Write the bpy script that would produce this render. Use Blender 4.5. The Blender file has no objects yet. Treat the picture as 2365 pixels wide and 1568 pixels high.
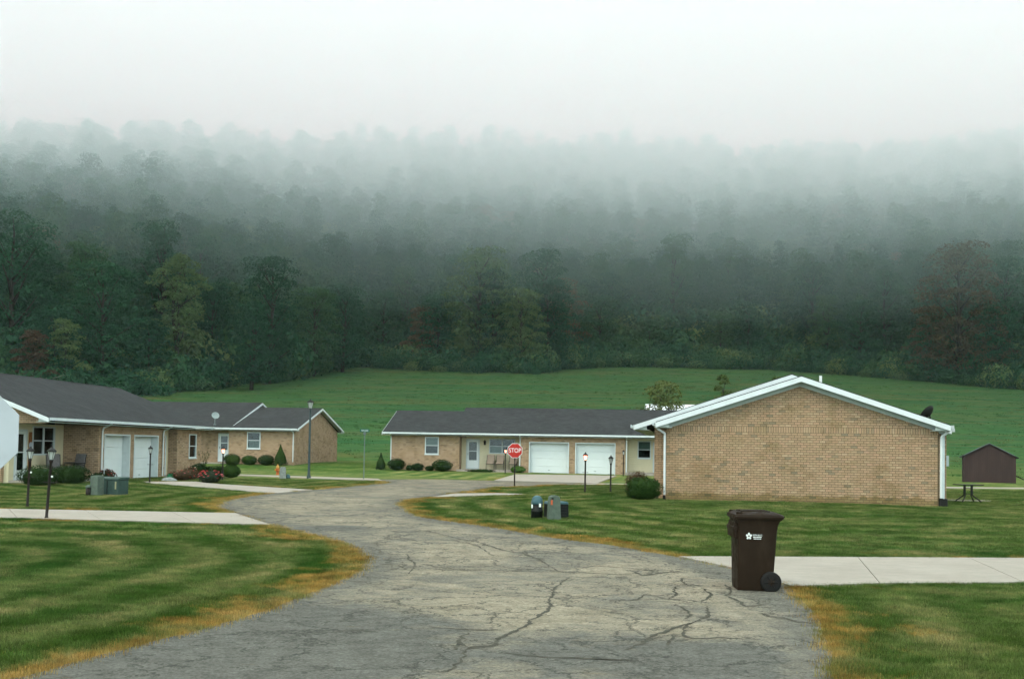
import bpy, bmesh, math, random
import numpy as np
from mathutils import Vector, Matrix, Euler
from mathutils.geometry import delaunay_2d_cdt
random.seed(7); rng = np.random.default_rng(7)
sc = bpy.context.scene
col = sc.collection
# ------------------------------------------------------------------ camera, world, sun, exposure
F, CX, CY = 2299.0, 1182.5, 784.0           # focal length and centre in units of a 2365 x 1568 picture
PITCH, ROLL, H0 = math.radians(2.0), .0165, 1035.0
SH = (H0 - CY) - F*math.tan(PITCH)
CAMZ = 1.75
cam_d = bpy.data.cameras.new('camera'); cam = bpy.data.objects.new('camera', cam_d); col.objects.link(cam)
cam_d.sensor_width = 36.0; cam_d.lens = 36.0*F/2365.0; cam_d.shift_y = SH/2365.0
cam_d.clip_start = .05; cam_d.clip_end = 6000
cam.location = (0, 0, CAMZ)
RM = Matrix.Rotation(math.pi/2 + PITCH, 3, 'X') @ Matrix.Rotation(ROLL, 3, 'Z')
cam.rotation_euler = RM.to_euler()
sc.camera = cam

SUN_EL, SUN_AZ = math.radians(52), math.radians(-140)      # azimuth from +Y towards +X
w = bpy.data.worlds.new('World'); sc.world = w; w.use_nodes = True
nt = w.node_tree; nt.nodes.clear()
wo = nt.nodes.new('ShaderNodeOutputWorld'); bg = nt.nodes.new('ShaderNodeBackground')
sky = nt.nodes.new('ShaderNodeTexSky'); sky.sky_type = 'NISHITA'; sky.sun_disc = False
sky.sun_elevation = SUN_EL; sky.sun_rotation = SUN_AZ; sky.dust_density = 6; sky.air_density = 1.5
hs = nt.nodes.new('ShaderNodeHueSaturation'); hs.inputs['Saturation'].default_value = .25
ov = nt.nodes.new('ShaderNodeMix'); ov.data_type = 'RGBA'; ov.inputs[0].default_value = .8
ov.inputs[7].default_value = (12.0, 15.3, 16.0, 1)          # the overcast deck: an even pale layer over the clear sky
nt.links.new(sky.outputs[0], hs.inputs['Color']); nt.links.new(hs.outputs[0], ov.inputs[6])
nt.links.new(ov.outputs[2], bg.inputs[0]); bg.inputs[1].default_value = .15
nt.links.new(bg.outputs[0], wo.inputs[0])
sun_d = bpy.data.lights.new('sun', 'SUN'); sun_d.energy = 1.0; sun_d.angle = math.radians(25); sun_d.color = (1, .87, .60)
sun = bpy.data.objects.new('sun', sun_d); col.objects.link(sun)
sd = Vector((math.sin(SUN_AZ)*math.cos(SUN_EL), math.cos(SUN_AZ)*math.cos(SUN_EL), math.sin(SUN_EL)))
sun.rotation_euler = sd.to_track_quat('Z', 'Y').to_euler(); sun.location = sd*200
vs = sc.view_settings; vs.view_transform = 'Standard'; vs.look = 'None'; vs.gamma = 1; vs.use_curve_mapping = False
vs.exposure = 0.23
sc.render.engine = 'CYCLES'
cy = sc.cycles; cy.max_bounces = 8; cy.diffuse_bounces = 2; cy.glossy_bounces = 2; cy.transmission_bounces = 4
cy.use_adaptive_sampling = True; cy.adaptive_threshold = .04; cy.volume_bounces = 6; cy.transparent_max_bounces = 12; cy.use_denoising = True; cy.caustics_reflective = False; cy.caustics_refractive = False
cy.sample_clamp_indirect = 6; cy.use_light_tree = False

# ------------------------------------------------------------------ picture -> place
def ray(x, y):
    return RM @ Vector(((x-CX)/F, -(y-CY-SH)/F, -1.0))
def ss(a, b, x):
    t = np.clip((np.asarray(x, float)-a)/(b-a), 0, 1); return t*t*(3-2*t)
def softp(t, k):
    t = np.asarray(t, float); return np.where(t/k > 30, t, k*np.log1p(np.exp(np.clip(t/k, -40, 30))))
def field(x, y):
    x = np.asarray(x, float); y = np.asarray(y, float)
    z = -.25*(1-ss(15, 29, y))
    z = z + .13*np.exp(-((x-9.7)**2/45+(y-38)**2/70))
    z = z + .36*np.exp(-((x+17)**2/140+(y-76)**2/55))
    z = z + .13*np.exp(-((x-2)**2/120+(y-74)**2/50))
    z = z + .2*np.exp(-((x-27.5)**2+(y-58)**2)/50)
    z = z + .145*softp(y-84, 4) + .35*np.sin(x*.045+.6)*ss(95, 150, y)
    return z
def hit(x, y, fn=field, t0=4.0):
    d = ray(x, y); f = lambda t: CAMZ + d.z*t - float(fn(d.x*t, d.y*t))
    t = t0; step = .25
    while f(t) > 0 and t < 900:
        t += step; step *= 1.01
    a, b = t-step, t
    for _ in range(40):
        m = (a+b)/2
        if f(m) > 0: a = m
        else: b = m
    return Vector((d.x*b, d.y*b, float(fn(d.x*b, d.y*b))))
TL = [(-500,938),(-150,930),(0,926),(330,911),(480,899),(600,892),(648,880),(662,850),(800,845),(1000,856),(1250,863),(1310,851),
      (1500,846),(1640,851),(1800,854),(2000,869),(2200,886),(2365,900),(2900,915)]
tl = sorted([tuple(hit(*p)) for p in TL]); TLX = np.array([p[0] for p in tl]); TLY = np.array([p[1] for p in tl])
def Yt(x): return np.interp(x, TLX, TLY)
SX = np.linspace(-700, 700, 281); _m = np.array([Yt(np.linspace(q-16, q+16, 9)).max() for q in SX]); SY = np.convolve(np.pad(_m, 10, 'edge'), np.hanning(21)/np.hanning(21).sum(), 'valid')
def Ysm(x): return np.interp(x, SX, SY)
def G(x, y):
    x = np.asarray(x, float); y = np.asarray(y, float)
    z = field(x, y); u = y - Ysm(x) - 8
    yt = Ysm(x)+8; zt_ = field(x, yt); tt = np.clip(u/(335-yt), 0, 1.6); zc = CAMZ+.338*335-15.5+np.clip(x, -300, 300)*.018
    zh = zt_+(zc-zt_)*(.9*tt+.1*tt*tt)-1.6*softp(y-338, 12)
    k = ss(-4, 14, u); z = z*(1-k)+zh*k
    z = z + ss(15, 80, u)*(1.3*np.sin(x*.031+1.3)+1.0*np.sin(x*.067+y*.01)+.8*np.sin(y*.04-x*.023))
    return z
def g1(x, y): return float(G(x, y))
def P(x, y): p = hit(x, y); return (p.x, p.y)
def at(px, Y):                              # ground point seen in picture column px at distance Y
    d = ray(px, 1060); x = d.x*Y/d.y; return Vector((x, Y, g1(x, Y)))

# ------------------------------------------------------------------ materials
M = {}
class N:
    def __init__(s, name):
        s.m = bpy.data.materials.new(name); s.m.use_nodes = True; s.t = s.m.node_tree
        s.b = s.t.nodes['Principled BSDF']; s.o = s.t.nodes['Material Output']; M[name] = s.m
    def n(s, kind, **kw):
        q = s.t.nodes.new('ShaderNode'+kind)
        for k, v in kw.items():
            if k in q.inputs: q.inputs[k].default_value = v
            else: setattr(q, k, v)
        return q
    def l(s, a, b): s.t.links.new(a, b)
    def coord(s, which='Object', scale=(1, 1, 1)):
        c = s.n('TexCoord'); m = s.n('Mapping'); m.inputs['Scale'].default_value = scale; s.l(c.outputs[which], m.inputs[0]); return m.outputs[0]
    def pos(s, scale=(1, 1, 1)):
        c = s.n('NewGeometry'); m = s.n('Mapping'); m.inputs['Scale'].default_value = scale; s.l(c.outputs['Position'], m.inputs[0]); return m.outputs[0]
    def noise(s, vec, scale, detail=4, rough=.55, dist=0):
        q = s.n('TexNoise', Scale=scale, Detail=detail, Roughness=rough, Distortion=dist); s.l(vec, q.inputs['Vector']); return q.outputs[0]
    def ramp(s, fac, stops, interp='LINEAR'):
        q = s.n('ValToRGB'); q.color_ramp.interpolation = interp; e = q.color_ramp.elements
        while len(e) < len(stops): e.new(.5)
        for i, (p, c) in enumerate(stops):
            e[i].position = p; e[i].color = (*c, 1) if not isinstance(c, (int, float)) else (c, c, c, 1)
        s.l(fac, q.inputs[0]); return q.outputs[0]
    def mix(s, fac, a, b, mode='MIX'):
        q = s.n('Mix', data_type='RGBA', blend_type=mode)
        for i, v in ((0, fac), (6, a), (7, b)):
            if hasattr(v, 'links'): s.l(v, q.inputs[i])
            else: q.inputs[i].default_value = v if isinstance(v, (int, float)) else (*v, 1)
        return q.outputs[2]
    def math(s, op, a, b=0, clamp=False):
        q = s.n('Math', operation=op, use_clamp=clamp)
        for i, v in ((0, a), (1, b)):
            if hasattr(v, 'links'): s.l(v, q.inputs[i])
            else: q.inputs[i].default_value = v
        return q.outputs[0]
    def bump(s, h, strength=.3, dist=.02):
        q = s.n('Bump', Strength=strength, Distance=dist); s.l(h, q.inputs['Height']); s.l(q.outputs[0], s.b.inputs['Normal'])
    def fin(s, colr=None, rough=.7, spec=.3):
        if colr is not None:
            if hasattr(colr, 'links'): s.l(colr, s.b.inputs['Base Color'])
            else: s.b.inputs['Base Color'].default_value = (*colr, 1)
        s.b.inputs['Roughness'].default_value = rough; s.b.inputs['Specular IOR Level'].default_value = spec; return s.m
def plain(name, c, rough=.6, var=.12, scale=6, spec=.14, metal=0, bump=.0):
    m = N(name); v = m.noise(m.coord(), scale, 5); k = 1-var
    cc = m.ramp(v, [(.3, tuple(x*(1-var) for x in c)), (.7, tuple(min(1, x*(1+var)) for x in c))])
    if bump: m.bump(v, bump, .01)
    m.b.inputs['Metallic'].default_value = metal
    return m.fin(cc, rough, spec)
plain('white_paint', (.58, .605, .60), .45, .06, 3)
plain('white_trim', (.54, .575, .565), .5, .07, 4)
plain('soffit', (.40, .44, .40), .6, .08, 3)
plain('door_white', (.66, .685, .665), .45, .04, 1.5)
plain('black_iron', (.018, .016, .015), .5, .2, 20)
plain('brown_post', (.020, .014, .011), .6, .25, 20)
plain('pole_green', (.045, .062, .062), .45, .2, 10)
plain('galv', (.14, .17, .165), .45, .2, 12, metal=.4)
plain('sign_red', (.40, .025, .018), .4, .06, 8)
plain('sign_white', (.75, .75, .74), .4, .04, 8)
plain('sign_back', (.36, .385, .40), .45, .09, 3)
plain('sign_green', (.012, .10, .07), .4, .1, 8)
plain('cabinet_green', (.042, .070, .058), .5, .15, 7)
plain('cabinet_grey', (.082, .104, .080), .55, .18, 9)
plain('dome_teal', (.05, .10, .11), .45, .15, 8)
plain('dark_plastic', (.010, .011, .009), .5, .2, 8)
plain('label_white', (.7, .72, .68), .5, .05, 20)
plain('label_orange', (.45, .10, .04), .5, .1, 20)
plain('old_label', (.28, .27, .16), .6, .15, 30)
plain('hydrant_orange', (.42, .10, .025), .5, .2, 18)
plain('hydrant_yellow', (.50, .26, .06), .5, .2, 18)
plain('cushion', (.30, .22, .165), .9, .15, 14, bump=.2)
plain('cushion_grey', (.13, .115, .11), .9, .2, 14)
plain('pipe_white', (.60, .61, .59), .45, .05, 5)
plain('meter_grey', (.42, .47, .47), .5, .08, 6)
plain('pot_green', (.012, .10, .04), .35, .15, 8)
plain('stone_grey', (.20, .21, .195), .9, .25, 9, bump=.4)
plain('mulch', (.045, .022, .015), .95, .4, 40, bump=.5)
plain('dish_grey', (.24, .28, .27), .4, .08, 6)
plain('bark', (.035, .027, .02), .95, .35, 3, bump=.5)
plain('pale_bark', (.16, .15, .12), .95, .3, 3)
plain('boot_black', (.015, .014, .012), .6, .2, 8)
plain('mortar', (.095, .07, .04), .95, .25, 7, bump=.3)
plain('dark_room', (.02, .018, .015), .9, .1)
plain('brown_curtain', (.085, .045, .025), .9, .2, 30)
plain('lace', (.30, .37, .33), .9, .15, 18)
plain('clock_face', (.4, .42, .45), .5, .1)
plain('rust_orange', (.22, .08, .02), .7, .25, 9)

def siding():
    m = N('cream_siding'); c = m.coord()
    wv = m.n('TexWave', wave_type='BANDS', bands_direction='Z', wave_profile='SAW'); wv.inputs['Scale'].default_value = 2.6; m.l(c, wv.inputs[0])
    v = m.noise(c, 2.5, 4)
    m.bump(wv.outputs[1], .5, .02)
    return m.fin(m.ramp(v, [(.3, (.60, .52, .34)), (.7, (.66, .575, .38))]), .55)
siding()
def brick_flat():                          # houses too far for single bricks: coursed by the UVs, in metres
    m = N('brick_coursed'); c = m.coord('UV')
    b = m.n('TexBrick', offset=.5); b.inputs['Scale'].default_value = 1; b.inputs['Brick Width'].default_value = .203; b.inputs['Row Height'].default_value = .0813
    b.inputs['Mortar Size'].default_value = .008; b.inputs['Mortar Smooth'].default_value = .2; b.inputs['Bias'].default_value = 0
    b.inputs['Color1'].default_value = (.425, .285, .18, 1); b.inputs['Color2'].default_value = (.355, .23, .142, 1); b.inputs['Mortar'].default_value = (.17, .13, .085, 1)
    m.l(c, b.inputs['Vector'])
    st = m.coord('UV', (4.9, 12.3, 1)); wn = m.n('TexWhiteNoise', noise_dimensions='2D')
    fl = m.n('VectorMath', operation='FLOOR'); m.l(st, fl.inputs[0]); m.l(fl.outputs[0], wn.inputs['Vector'])
    dark = m.ramp(wn.outputs[0], [(.86, 1.0), (.94, .62)])
    stain = m.ramp(m.noise(c, 1.6, 5, .65), [(.36, (.78, .77, .70)), (.55, (1, 1, 1))])
    m.bump(b.outputs[1], -.35, .01)
    return m.fin(m.mix(1, m.mix(.8, b.outputs[0], dark, 'MULTIPLY'), stain, 'MULTIPLY'), .9, .15)
brick_flat()
def brick_single():
    m = N('brick_single'); oi = m.n('ObjectInfo'); at_ = m.n('Attribute', attribute_name='bv')
    r = m.math('FRACT', m.math('ADD', oi.outputs['Random'], at_.outputs['Fac']))
    cc = m.ramp(r, [(0, (.22, .175, .115)), (.04, (.26, .195, .125)), (.08, (.325, .215, .130)), (.45, (.385, .252, .152)), (.62, (.40, .247, .155)), (.8, (.335, .232, .135)), (1, (.43, .295, .185))])
    p = m.pos(); st = m.ramp(m.noise(p, .9, 6, .7), [(.34, (.72, .72, .62)), (.5, (1, 1, 1))])
    sz_ = m.n('SeparateXYZ'); m.l(m.pos(), sz_.inputs[0]); spl = m.ramp(m.math('SUBTRACT', m.math('MULTIPLY', sz_.outputs[2], 1.6), m.math('MULTIPLY', m.noise(p, 2.2, 5, .7), .9)), [(-.25, (.62, .64, .50)), (.12, (1, 1, 1))]); st = m.mix(1, st, spl, 'MULTIPLY')
    fine = m.ramp(m.noise(p, 60, 3), [(.3, .75), (.7, 1.15)])
    m.bump(m.noise(p, 90, 3), .4, .006)
    return m.fin(m.mix(1, m.mix(1, cc, st, 'MULTIPLY'), fine, 'MULTIPLY'), .92, .12)
brick_single()
def shingles():
    m = N('shingles'); c = m.coord('UV')
    b = m.n('TexBrick', offset=.5); b.inputs['Scale'].default_value = 1; b.inputs['Brick Width'].default_value = .3; b.inputs['Row Height'].default_value = .14
    b.inputs['Mortar Size'].default_value = .006; b.inputs['Color1'].default_value = (.041, .042, .042, 1); b.inputs['Color2'].default_value = (.026, .027, .027, 1); b.inputs['Mortar'].default_value = (.03, .03, .032, 1)
    m.l(c, b.inputs['Vector'])
    v = m.ramp(m.noise(c, .7, 6, .7), [(.3, .78), (.7, 1.2)]); g = m.ramp(m.noise(c, 14, 3, .8), [(.25, .7), (.75, 1.3)])
    m.bump(b.outputs[1], -.4, .008)
    return m.fin(m.mix(1, m.mix(1, b.outputs[0], v, 'MULTIPLY'), g, 'MULTIPLY'), .9, .1)
shingles()
def white_metal_roof():
    m = N('white_metal_roof'); c = m.coord('UV')
    wv = m.n('TexWave', wave_type='BANDS', bands_direction='X'); wv.inputs['Scale'].default_value = 1.2; m.l(c, wv.inputs[0]); m.bump(wv.outputs[1], .4, .02)
    return m.fin(m.ramp(m.noise(c, 1.5, 4), [(.3, (.66, .69, .70)), (.7, (.78, .80, .80))]), .4)
white_metal_roof()
def shed_wall():
    m = N('shed_brown'); c = m.coord()
    v = m.noise(m.coord('Object', (1, 1, .2)), 3, 5)
    wv = m.n('TexWave', wave_type='BANDS', bands_direction='X', wave_profile='SAW'); wv.inputs['Scale'].default_value = 3.2; m.l(c, wv.inputs[0]); m.bump(wv.outputs[1], .4, .015)
    return m.fin(m.ramp(v, [(.3, (.028, .015, .013)), (.7, (.044, .024, .021))]), .8)
shed_wall()
def glass():
    m = N('window_glass'); t = m.n('BsdfTransparent'); t.inputs[0].default_value = (.72, .78, .76, 1)
    gl = m.n('BsdfGlossy', Roughness=.03); fr = m.n('Fresnel'); fr.inputs[0].default_value = 1.5; mx = m.n('MixShader')
    m.l(fr.outputs[0], mx.inputs[0]); m.l(t.outputs[0], mx.inputs[1]); m.l(gl.outputs[0], mx.inputs[2]); m.l(mx.outputs[0], m.o.inputs[0]); m.t.nodes.remove(m.b)
glass()
def lamp_glass(name, em=0):
    m = N(name); m.fin((.50, .52, .48), .25, .5); m.b.inputs['Alpha'].default_value = .75
    if em:
        m.b.inputs['Emission Color'].default_value = (1, .22, .09, 1); m.b.inputs['Emission Strength'].default_value = em; m.b.inputs['Alpha'].default_value = .9
lamp_glass('lamp_glass'); lamp_glass('lamp_glass_lit', 3.5)
b_ = N('bulb'); b_.b.inputs['Emission Color'].default_value = (1, .72, .5, 1); b_.b.inputs['Emission Strength'].default_value = 45
def bin_plastic():
    m = N('bin_brown'); p = m.coord()
    v = m.noise(m.coord('Object', (1, 1, .35)), 4, 6, .65)
    m.bump(m.noise(p, 160, 2), .15, .002)
    m.fin(m.ramp(v, [(.3, (.013, .0070, .0030)), (.55, (.018, .0100, .0048)), (.75, (.028, .018, .011))]), .55, .12)
    m.l(m.ramp(m.noise(p, 9, 4), [(.3, .42), (.7, .7)]), m.b.inputs['Roughness'])
bin_plastic()
plain('tyre', (.012, .011, .010), .75, .2, 20)
def concrete():
    m = N('concrete'); p = m.pos()
    a = m.noise(p, .8, 6, .65); b = m.noise(m.pos((1, 4, 1)), 2.5, 5, .7); c = m.noise(p, 45, 3, .7)
    cc = m.mix(1, m.ramp(a, [(.3, (.275, .236, .195)), (.7, (.33, .285, .236))]), m.ramp(b, [(.3, .86), (.7, 1.06)]), 'MULTIPLY')
    m.bump(c, .2, .004)
    return m.fin(m.mix(1, cc, m.ramp(c, [(.25, .85), (.75, 1.12)]), 'MULTIPLY'), .9, .2)
concrete()
def asphalt():
    m = N('asphalt'); p = m.pos(); e = m.n('Attribute', attribute_name='edist').outputs['Fac']; dk = m.n('Attribute', attribute_name='fresh').outputs['Fac']
    n1 = m.noise(p, .45, 6, .62, .6); n2 = m.noise(m.pos((.9, 1.3, 1)), 1.1, 8, .72, .8); n3 = m.noise(p, 26, 4, .8); n4 = m.noise(p, 3.2, 6, .7)
    light = m.ramp(n2, [(.32, (.152, .128, .091)), (.5, (.218, .184, .133)), (.72, (.262, .222, .160))])
    dark = m.ramp(n4, [(.3, (.074, .071, .061)), (.7, (.112, .107, .092))])
    wob = m.math('MULTIPLY', m.math('SUBTRACT', n1, .5), 2.4)
    edge = m.ramp(m.math('ADD', e, wob), [(.25, 1), (1.0, 0)])
    patch = m.ramp(m.math('ADD', n1, m.math('MULTIPLY', n4, .45)), [(.66, 0), (.86, .7)])
    fr = m.ramp(m.math('ADD', dk, m.math('MULTIPLY', m.math('SUBTRACT', n2, .5), 1.0)), [(.30, 0), (.52, .95)])
    fac = m.math('MAXIMUM', m.math('MAXIMUM', m.math('MULTIPLY', edge, .8), patch), fr)
    vor = m.n('TexVoronoi', feature='DISTANCE_TO_EDGE', Scale=.62); dv = m.n('VectorMath', operation='ADD')
    nz = m.n('TexNoise', Scale=1.3, Detail=5, Roughness=.7); m.l(p, nz.inputs[0]); sc_ = m.n('VectorMath', operation='SCALE', Scale=1.1); m.l(nz.outputs[1], sc_.inputs[0])
    m.l(p, dv.inputs[0]); m.l(sc_.outputs[0], dv.inputs[1]); m.l(dv.outputs[0], vor.inputs['Vector'])
    ck = m.math('MULTIPLY', m.ramp(vor.outputs[0], [(.003, 1), (.020, 0)]), m.ramp(m.noise(p, .55, 4), [(.38, 0), (.52, .9)]))
    vor2 = m.n('TexVoronoi', feature='DISTANCE_TO_EDGE', Scale=1.7); mp = m.n('Mapping'); mp.inputs['Scale'].default_value = (.55, 1.25, 1); mp.inputs['Location'].default_value = (3.1, 7.7, 0); m.l(dv.outputs[0], mp.inputs[0]); m.l(mp.outputs[0], vor2.inputs['Vector'])
    ck2 = m.math('MULTIPLY', m.ramp(vor2.outputs[0], [(.006, 1), (.034, 0)]), m.ramp(m.noise(p, .75, 5, .6), [(.38, 0), (.50, .9)]))
    ck = m.math('MAXIMUM', ck, ck2)
    base = m.mix(fac, light, dark); base = m.mix(ck, base, (.046, .044, .036))
    moss = m.math('MULTIPLY', m.ramp(m.noise(m.pos((.5, 3, 1)), 2.1, 5, .7), [(.66, 0), (.76, .5)]), 1)
    base = m.mix(moss, base, (.22, .15, .06))
    str_ = m.ramp(m.noise(m.pos((.9, 1.5, 1)), 5.5, 7, .78, .8), [(.3, .62), (.5, 1.0), (.72, 1.2)]); base = m.mix(1, base, str_, 'MULTIPLY')
    grain = m.ramp(n3, [(.2, .35), (.5, 1.0), (.8, 1.7)])
    m.bump(n3, .55, .008)
    return m.fin(m.mix(1, base, grain, 'MULTIPLY'), .95, .06)
asphalt()
plain('crack_dark', (.062, .056, .042), .95, .35, 14, bump=.3)
def grass_mat(name, kind, blade):
    m = N(name); p = m.pos()
    e = m.n('Attribute', attribute_name='edist', attribute_type=kind).outputs['Fac']
    n1 = m.noise(p, .42, 5, .6, .4); n2 = m.noise(m.pos((1.0, 1.4, 1)), 1.5, 6, .68, .6); n3 = m.noise(p, 9, 4, .7); n4 = m.noise(p, .16, 4, .6)
    sx_ = m.n('SeparateXYZ'); m.l(m.pos(), sx_.inputs[0]); lx = m.ramp(m.math('MULTIPLY_ADD', sx_.outputs[0], -.1), [(.0, 0), (.25, 1)])
    st = m.math('SINE', m.math('ADD', m.math('MULTIPLY', e, 4.6), m.math('MULTIPLY', n1, 3.4)))
    stripe = m.math('ADD', m.math('MULTIPLY', m.math('MULTIPLY', st, m.math('ADD', m.math('MULTIPLY', m.ramp(m.noise(p, .23, 3, .5), [(.36, .0), (.6, 1)]), .55), m.math('MULTIPLY', lx, .6))), .098), m.math('ADD', m.math('MULTIPLY', n2, .55), m.math('MULTIPLY', n1, .45)))
    lush = m.ramp(n4, [(.35, (.044, .082, .010)), (.65, (.030, .082, .014))])
    dull = m.ramp(n3, [(.3, (.112, .148, .036)), (.7, (.172, .190, .066))])
    g = m.mix(m.ramp(stripe, [(.36, 0), (.66, 1)]), lush, dull)
    straw = m.math('MULTIPLY', m.ramp(stripe, [(.48, 0), (.66, .85)]), m.ramp(m.noise(p, .7, 5, .7, .5), [(.44, 0), (.60, 1)]))
    g = m.mix(straw, g, m.ramp(n3, [(.3, (.26, .205, .085)), (.7, (.38, .30, .14))]))
    wid = m.ramp(m.noise(p, .55, 5, .65, .4), [(.34, .12), (.5, .45), (.68, 1.4)])
    dry = m.math('MULTIPLY', m.math('MULTIPLY', m.math('SUBTRACT', wid, m.math('MULTIPLY', e, .9)), 3.0, True), m.ramp(m.noise(p, 3.4, 5, .75), [(.36, .15), (.58, 1)]), True)
    g = m.mix(m.math('MULTIPLY', dry, .92), g, m.ramp(n2, [(.3, (.20, .095, .026)), (.48, (.33, .19, .046)), (.7, (.48, .29, .10))]))
    v = m.ramp(m.noise(p, 32 if not blade else 55, 3, .8), [(.2, .6), (.8, 1.35)]); g = m.mix(1, g, v, 'MULTIPLY')
    if blade:
        oi = m.n('ObjectInfo'); g = m.mix(1, g, m.ramp(oi.outputs['Random'], [(0, .5), (1, 1.55)]), 'MULTIPLY')
        m.fin(g, .8, .05)
        tr = m.n('BsdfTranslucent'); m.l(g, tr.inputs[0]); mx = m.n('MixShader'); mx.inputs[0].default_value = .3
        m.l(m.b.outputs[0], mx.inputs[1]); m.l(tr.outputs[0], mx.inputs[2]); m.l(mx.outputs[0], m.o.inputs[0])
    else:
        sep = m.n('SeparateXYZ'); m.l(m.pos(), sep.inputs[0])
        wd = m.n('Attribute', attribute_name='wood').outputs['Fac']
        fl = m.mix(m.ramp(m.noise(m.pos((.5, 2.2, 1)), .14, 6, .65, .8), [(.35, 0), (.7, 1)]), (.022, .088, .030), (.058, .110, .030))
        fl = m.mix(m.ramp(m.noise(m.pos((.18, 1.6, 1)), .16, 6, .7, 1), [(.50, 0), (.66, .8)]), fl, (.105, .100, .036))
        fl = m.mix(1, fl, m.ramp(m.noise(m.pos((.6, 1.4, 1)), 1.1, 6, .85), [(.25, .5), (.75, 1.5)]), 'MULTIPLY')
        g = m.mix(m.ramp(m.math('MULTIPLY', sep.outputs[1], .01), [(.76, 0), (.92, 1)]), g, fl)
        g = m.mix(wd, g, m.ramp(n3, [(.3, (.018, .020, .010)), (.7, (.035, .032, .018))]))
        m.bump(m.noise(p, 22, 4, .8), .7, .03); m.fin(g, .95, .03)
grass_mat('lawn', 'GEOMETRY', False); grass_mat('grass_blade', 'INSTANCER', True)
def leaf_mat(name, a, b, c, clump=.35, trans=.3):
    m = N(name); p = m.coord(); oi = m.n('ObjectInfo')
    v = m.noise(p, clump, 4, .6); r = m.math('ADD', m.math('MULTIPLY', oi.outputs['Random'], .5), m.math('MULTIPLY', v, .6))
    g = m.ramp(r, [(.25, a), (.55, b), (.85, c)])
    fine = m.noise(p, clump*14, 3, .8); g = m.mix(1, g, m.ramp(fine, [(.25, .6), (.75, 1.4)]), 'MULTIPLY')
    m.fin(g, .8, .04)
    if trans:
        tr = m.n('BsdfTranslucent'); m.l(g, tr.inputs[0]); mx = m.n('MixShader'); mx.inputs[0].default_value = trans
        m.l(m.b.outputs[0], mx.inputs[1]); m.l(tr.outputs[0], mx.inputs[2]); m.l(mx.outputs[0], m.o.inputs[0])
leaf_mat('leaf_wood', (.021, .068, .034), (.030, .092, .043), (.056, .118, .044))
leaf_mat('leaf_pale', (.060, .115, .050), (.085, .145, .056), (.125, .175, .062))
leaf_mat('leaf_rust', (.085, .072, .038), (.115, .086, .043), (.15, .10, .05))
leaf_mat('leaf_red', (.068, .048, .027), (.082, .052, .03), (.095, .056, .033))
leaf_mat('leaf_young', (.055, .085, .022), (.085, .115, .032), (.12, .14, .045))
leaf_mat('leaf_shrub', (.012, .026, .008), (.018, .036, .010), (.028, .050, .014), 3, .2)
leaf_mat('leaf_hedge', (.014, .032, .007), (.022, .048, .010), (.036, .068, .014), 3, .2)
leaf_mat('leaf_cone', (.022, .042, .010), (.032, .056, .013), (.046, .072, .018), 3, .2)
leaf_mat('leaf_rose', (.020, .030, .018), (.030, .042, .024), (.05, .055, .035), 5, .2)
leaf_mat('leaf_bed', (.050, .036, .020), (.075, .045, .025), (.09, .06, .03), 5, .2)
leaf_mat('leaf_light', (.05, .10, .02), (.07, .13, .03), (.10, .16, .05), 4, .3)
leaf_mat('leaf_meadow', (.026, .092, .028), (.042, .110, .030), (.075, .130, .036), .05, .3); leaf_mat('leaf_meadow_dry', (.085, .105, .035), (.11, .12, .042), (.14, .13, .05), .05, .3)
plain('petal_red', (.40, .045, .045), .7, .25, 30); plain('petal_pink', (.48, .13, .13), .7, .25, 30); plain('petal_cream', (.62, .55, .38), .7, .2, 30)

# ------------------------------------------------------------------ mesh helpers
def obj(name, me, mat, parent=None):
    o = bpy.data.objects.new(name, me); col.objects.link(o)
    if mat is not None and not me.materials:
        for mm in (mat if isinstance(mat, (list, tuple)) else [mat]): me.materials.append(M[mm] if isinstance(mm, str) else mm)
    if parent is not None: o.parent = parent
    return o
def tag(o, label, cat, group=None):
    o['label'] = label; o['category'] = cat
    if group: o['group'] = group
    return o
def thing(name, label, cat, loc=(0, 0, 0), rz=0, group=None):
    o = bpy.data.objects.new(name, None); col.objects.link(o); o.location = loc; o.rotation_euler = (0, 0, rz); o.empty_display_size = .3
    return tag(o, label, cat, group)
def kind(o, k): o['kind'] = k; return o
def boxuv(me):
    if not me.polygons: return
    uv = me.uv_layers.new(name='UVMap'); nl = len(me.loops)
    co = np.empty(len(me.vertices)*3); me.vertices.foreach_get('co', co); co = co.reshape(-1, 3)
    vi = np.empty(nl, np.int32); me.loops.foreach_get('vertex_index', vi)
    nr = np.empty(len(me.polygons)*3); me.polygons.foreach_get('normal', nr); nr = np.abs(nr.reshape(-1, 3))
    lt = np.empty(len(me.polygons), np.int32); me.polygons.foreach_get('loop_total', lt)
    pn = np.repeat(nr, lt, axis=0); c = co[vi]
    ax = np.argmax(pn, axis=1); u = np.where(ax == 0, c[:, 1], c[:, 0]); v = np.where(ax == 2, c[:, 1], c[:, 2])
    uv.data.foreach_set('uv', np.stack([u, v], 1).ravel())
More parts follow.
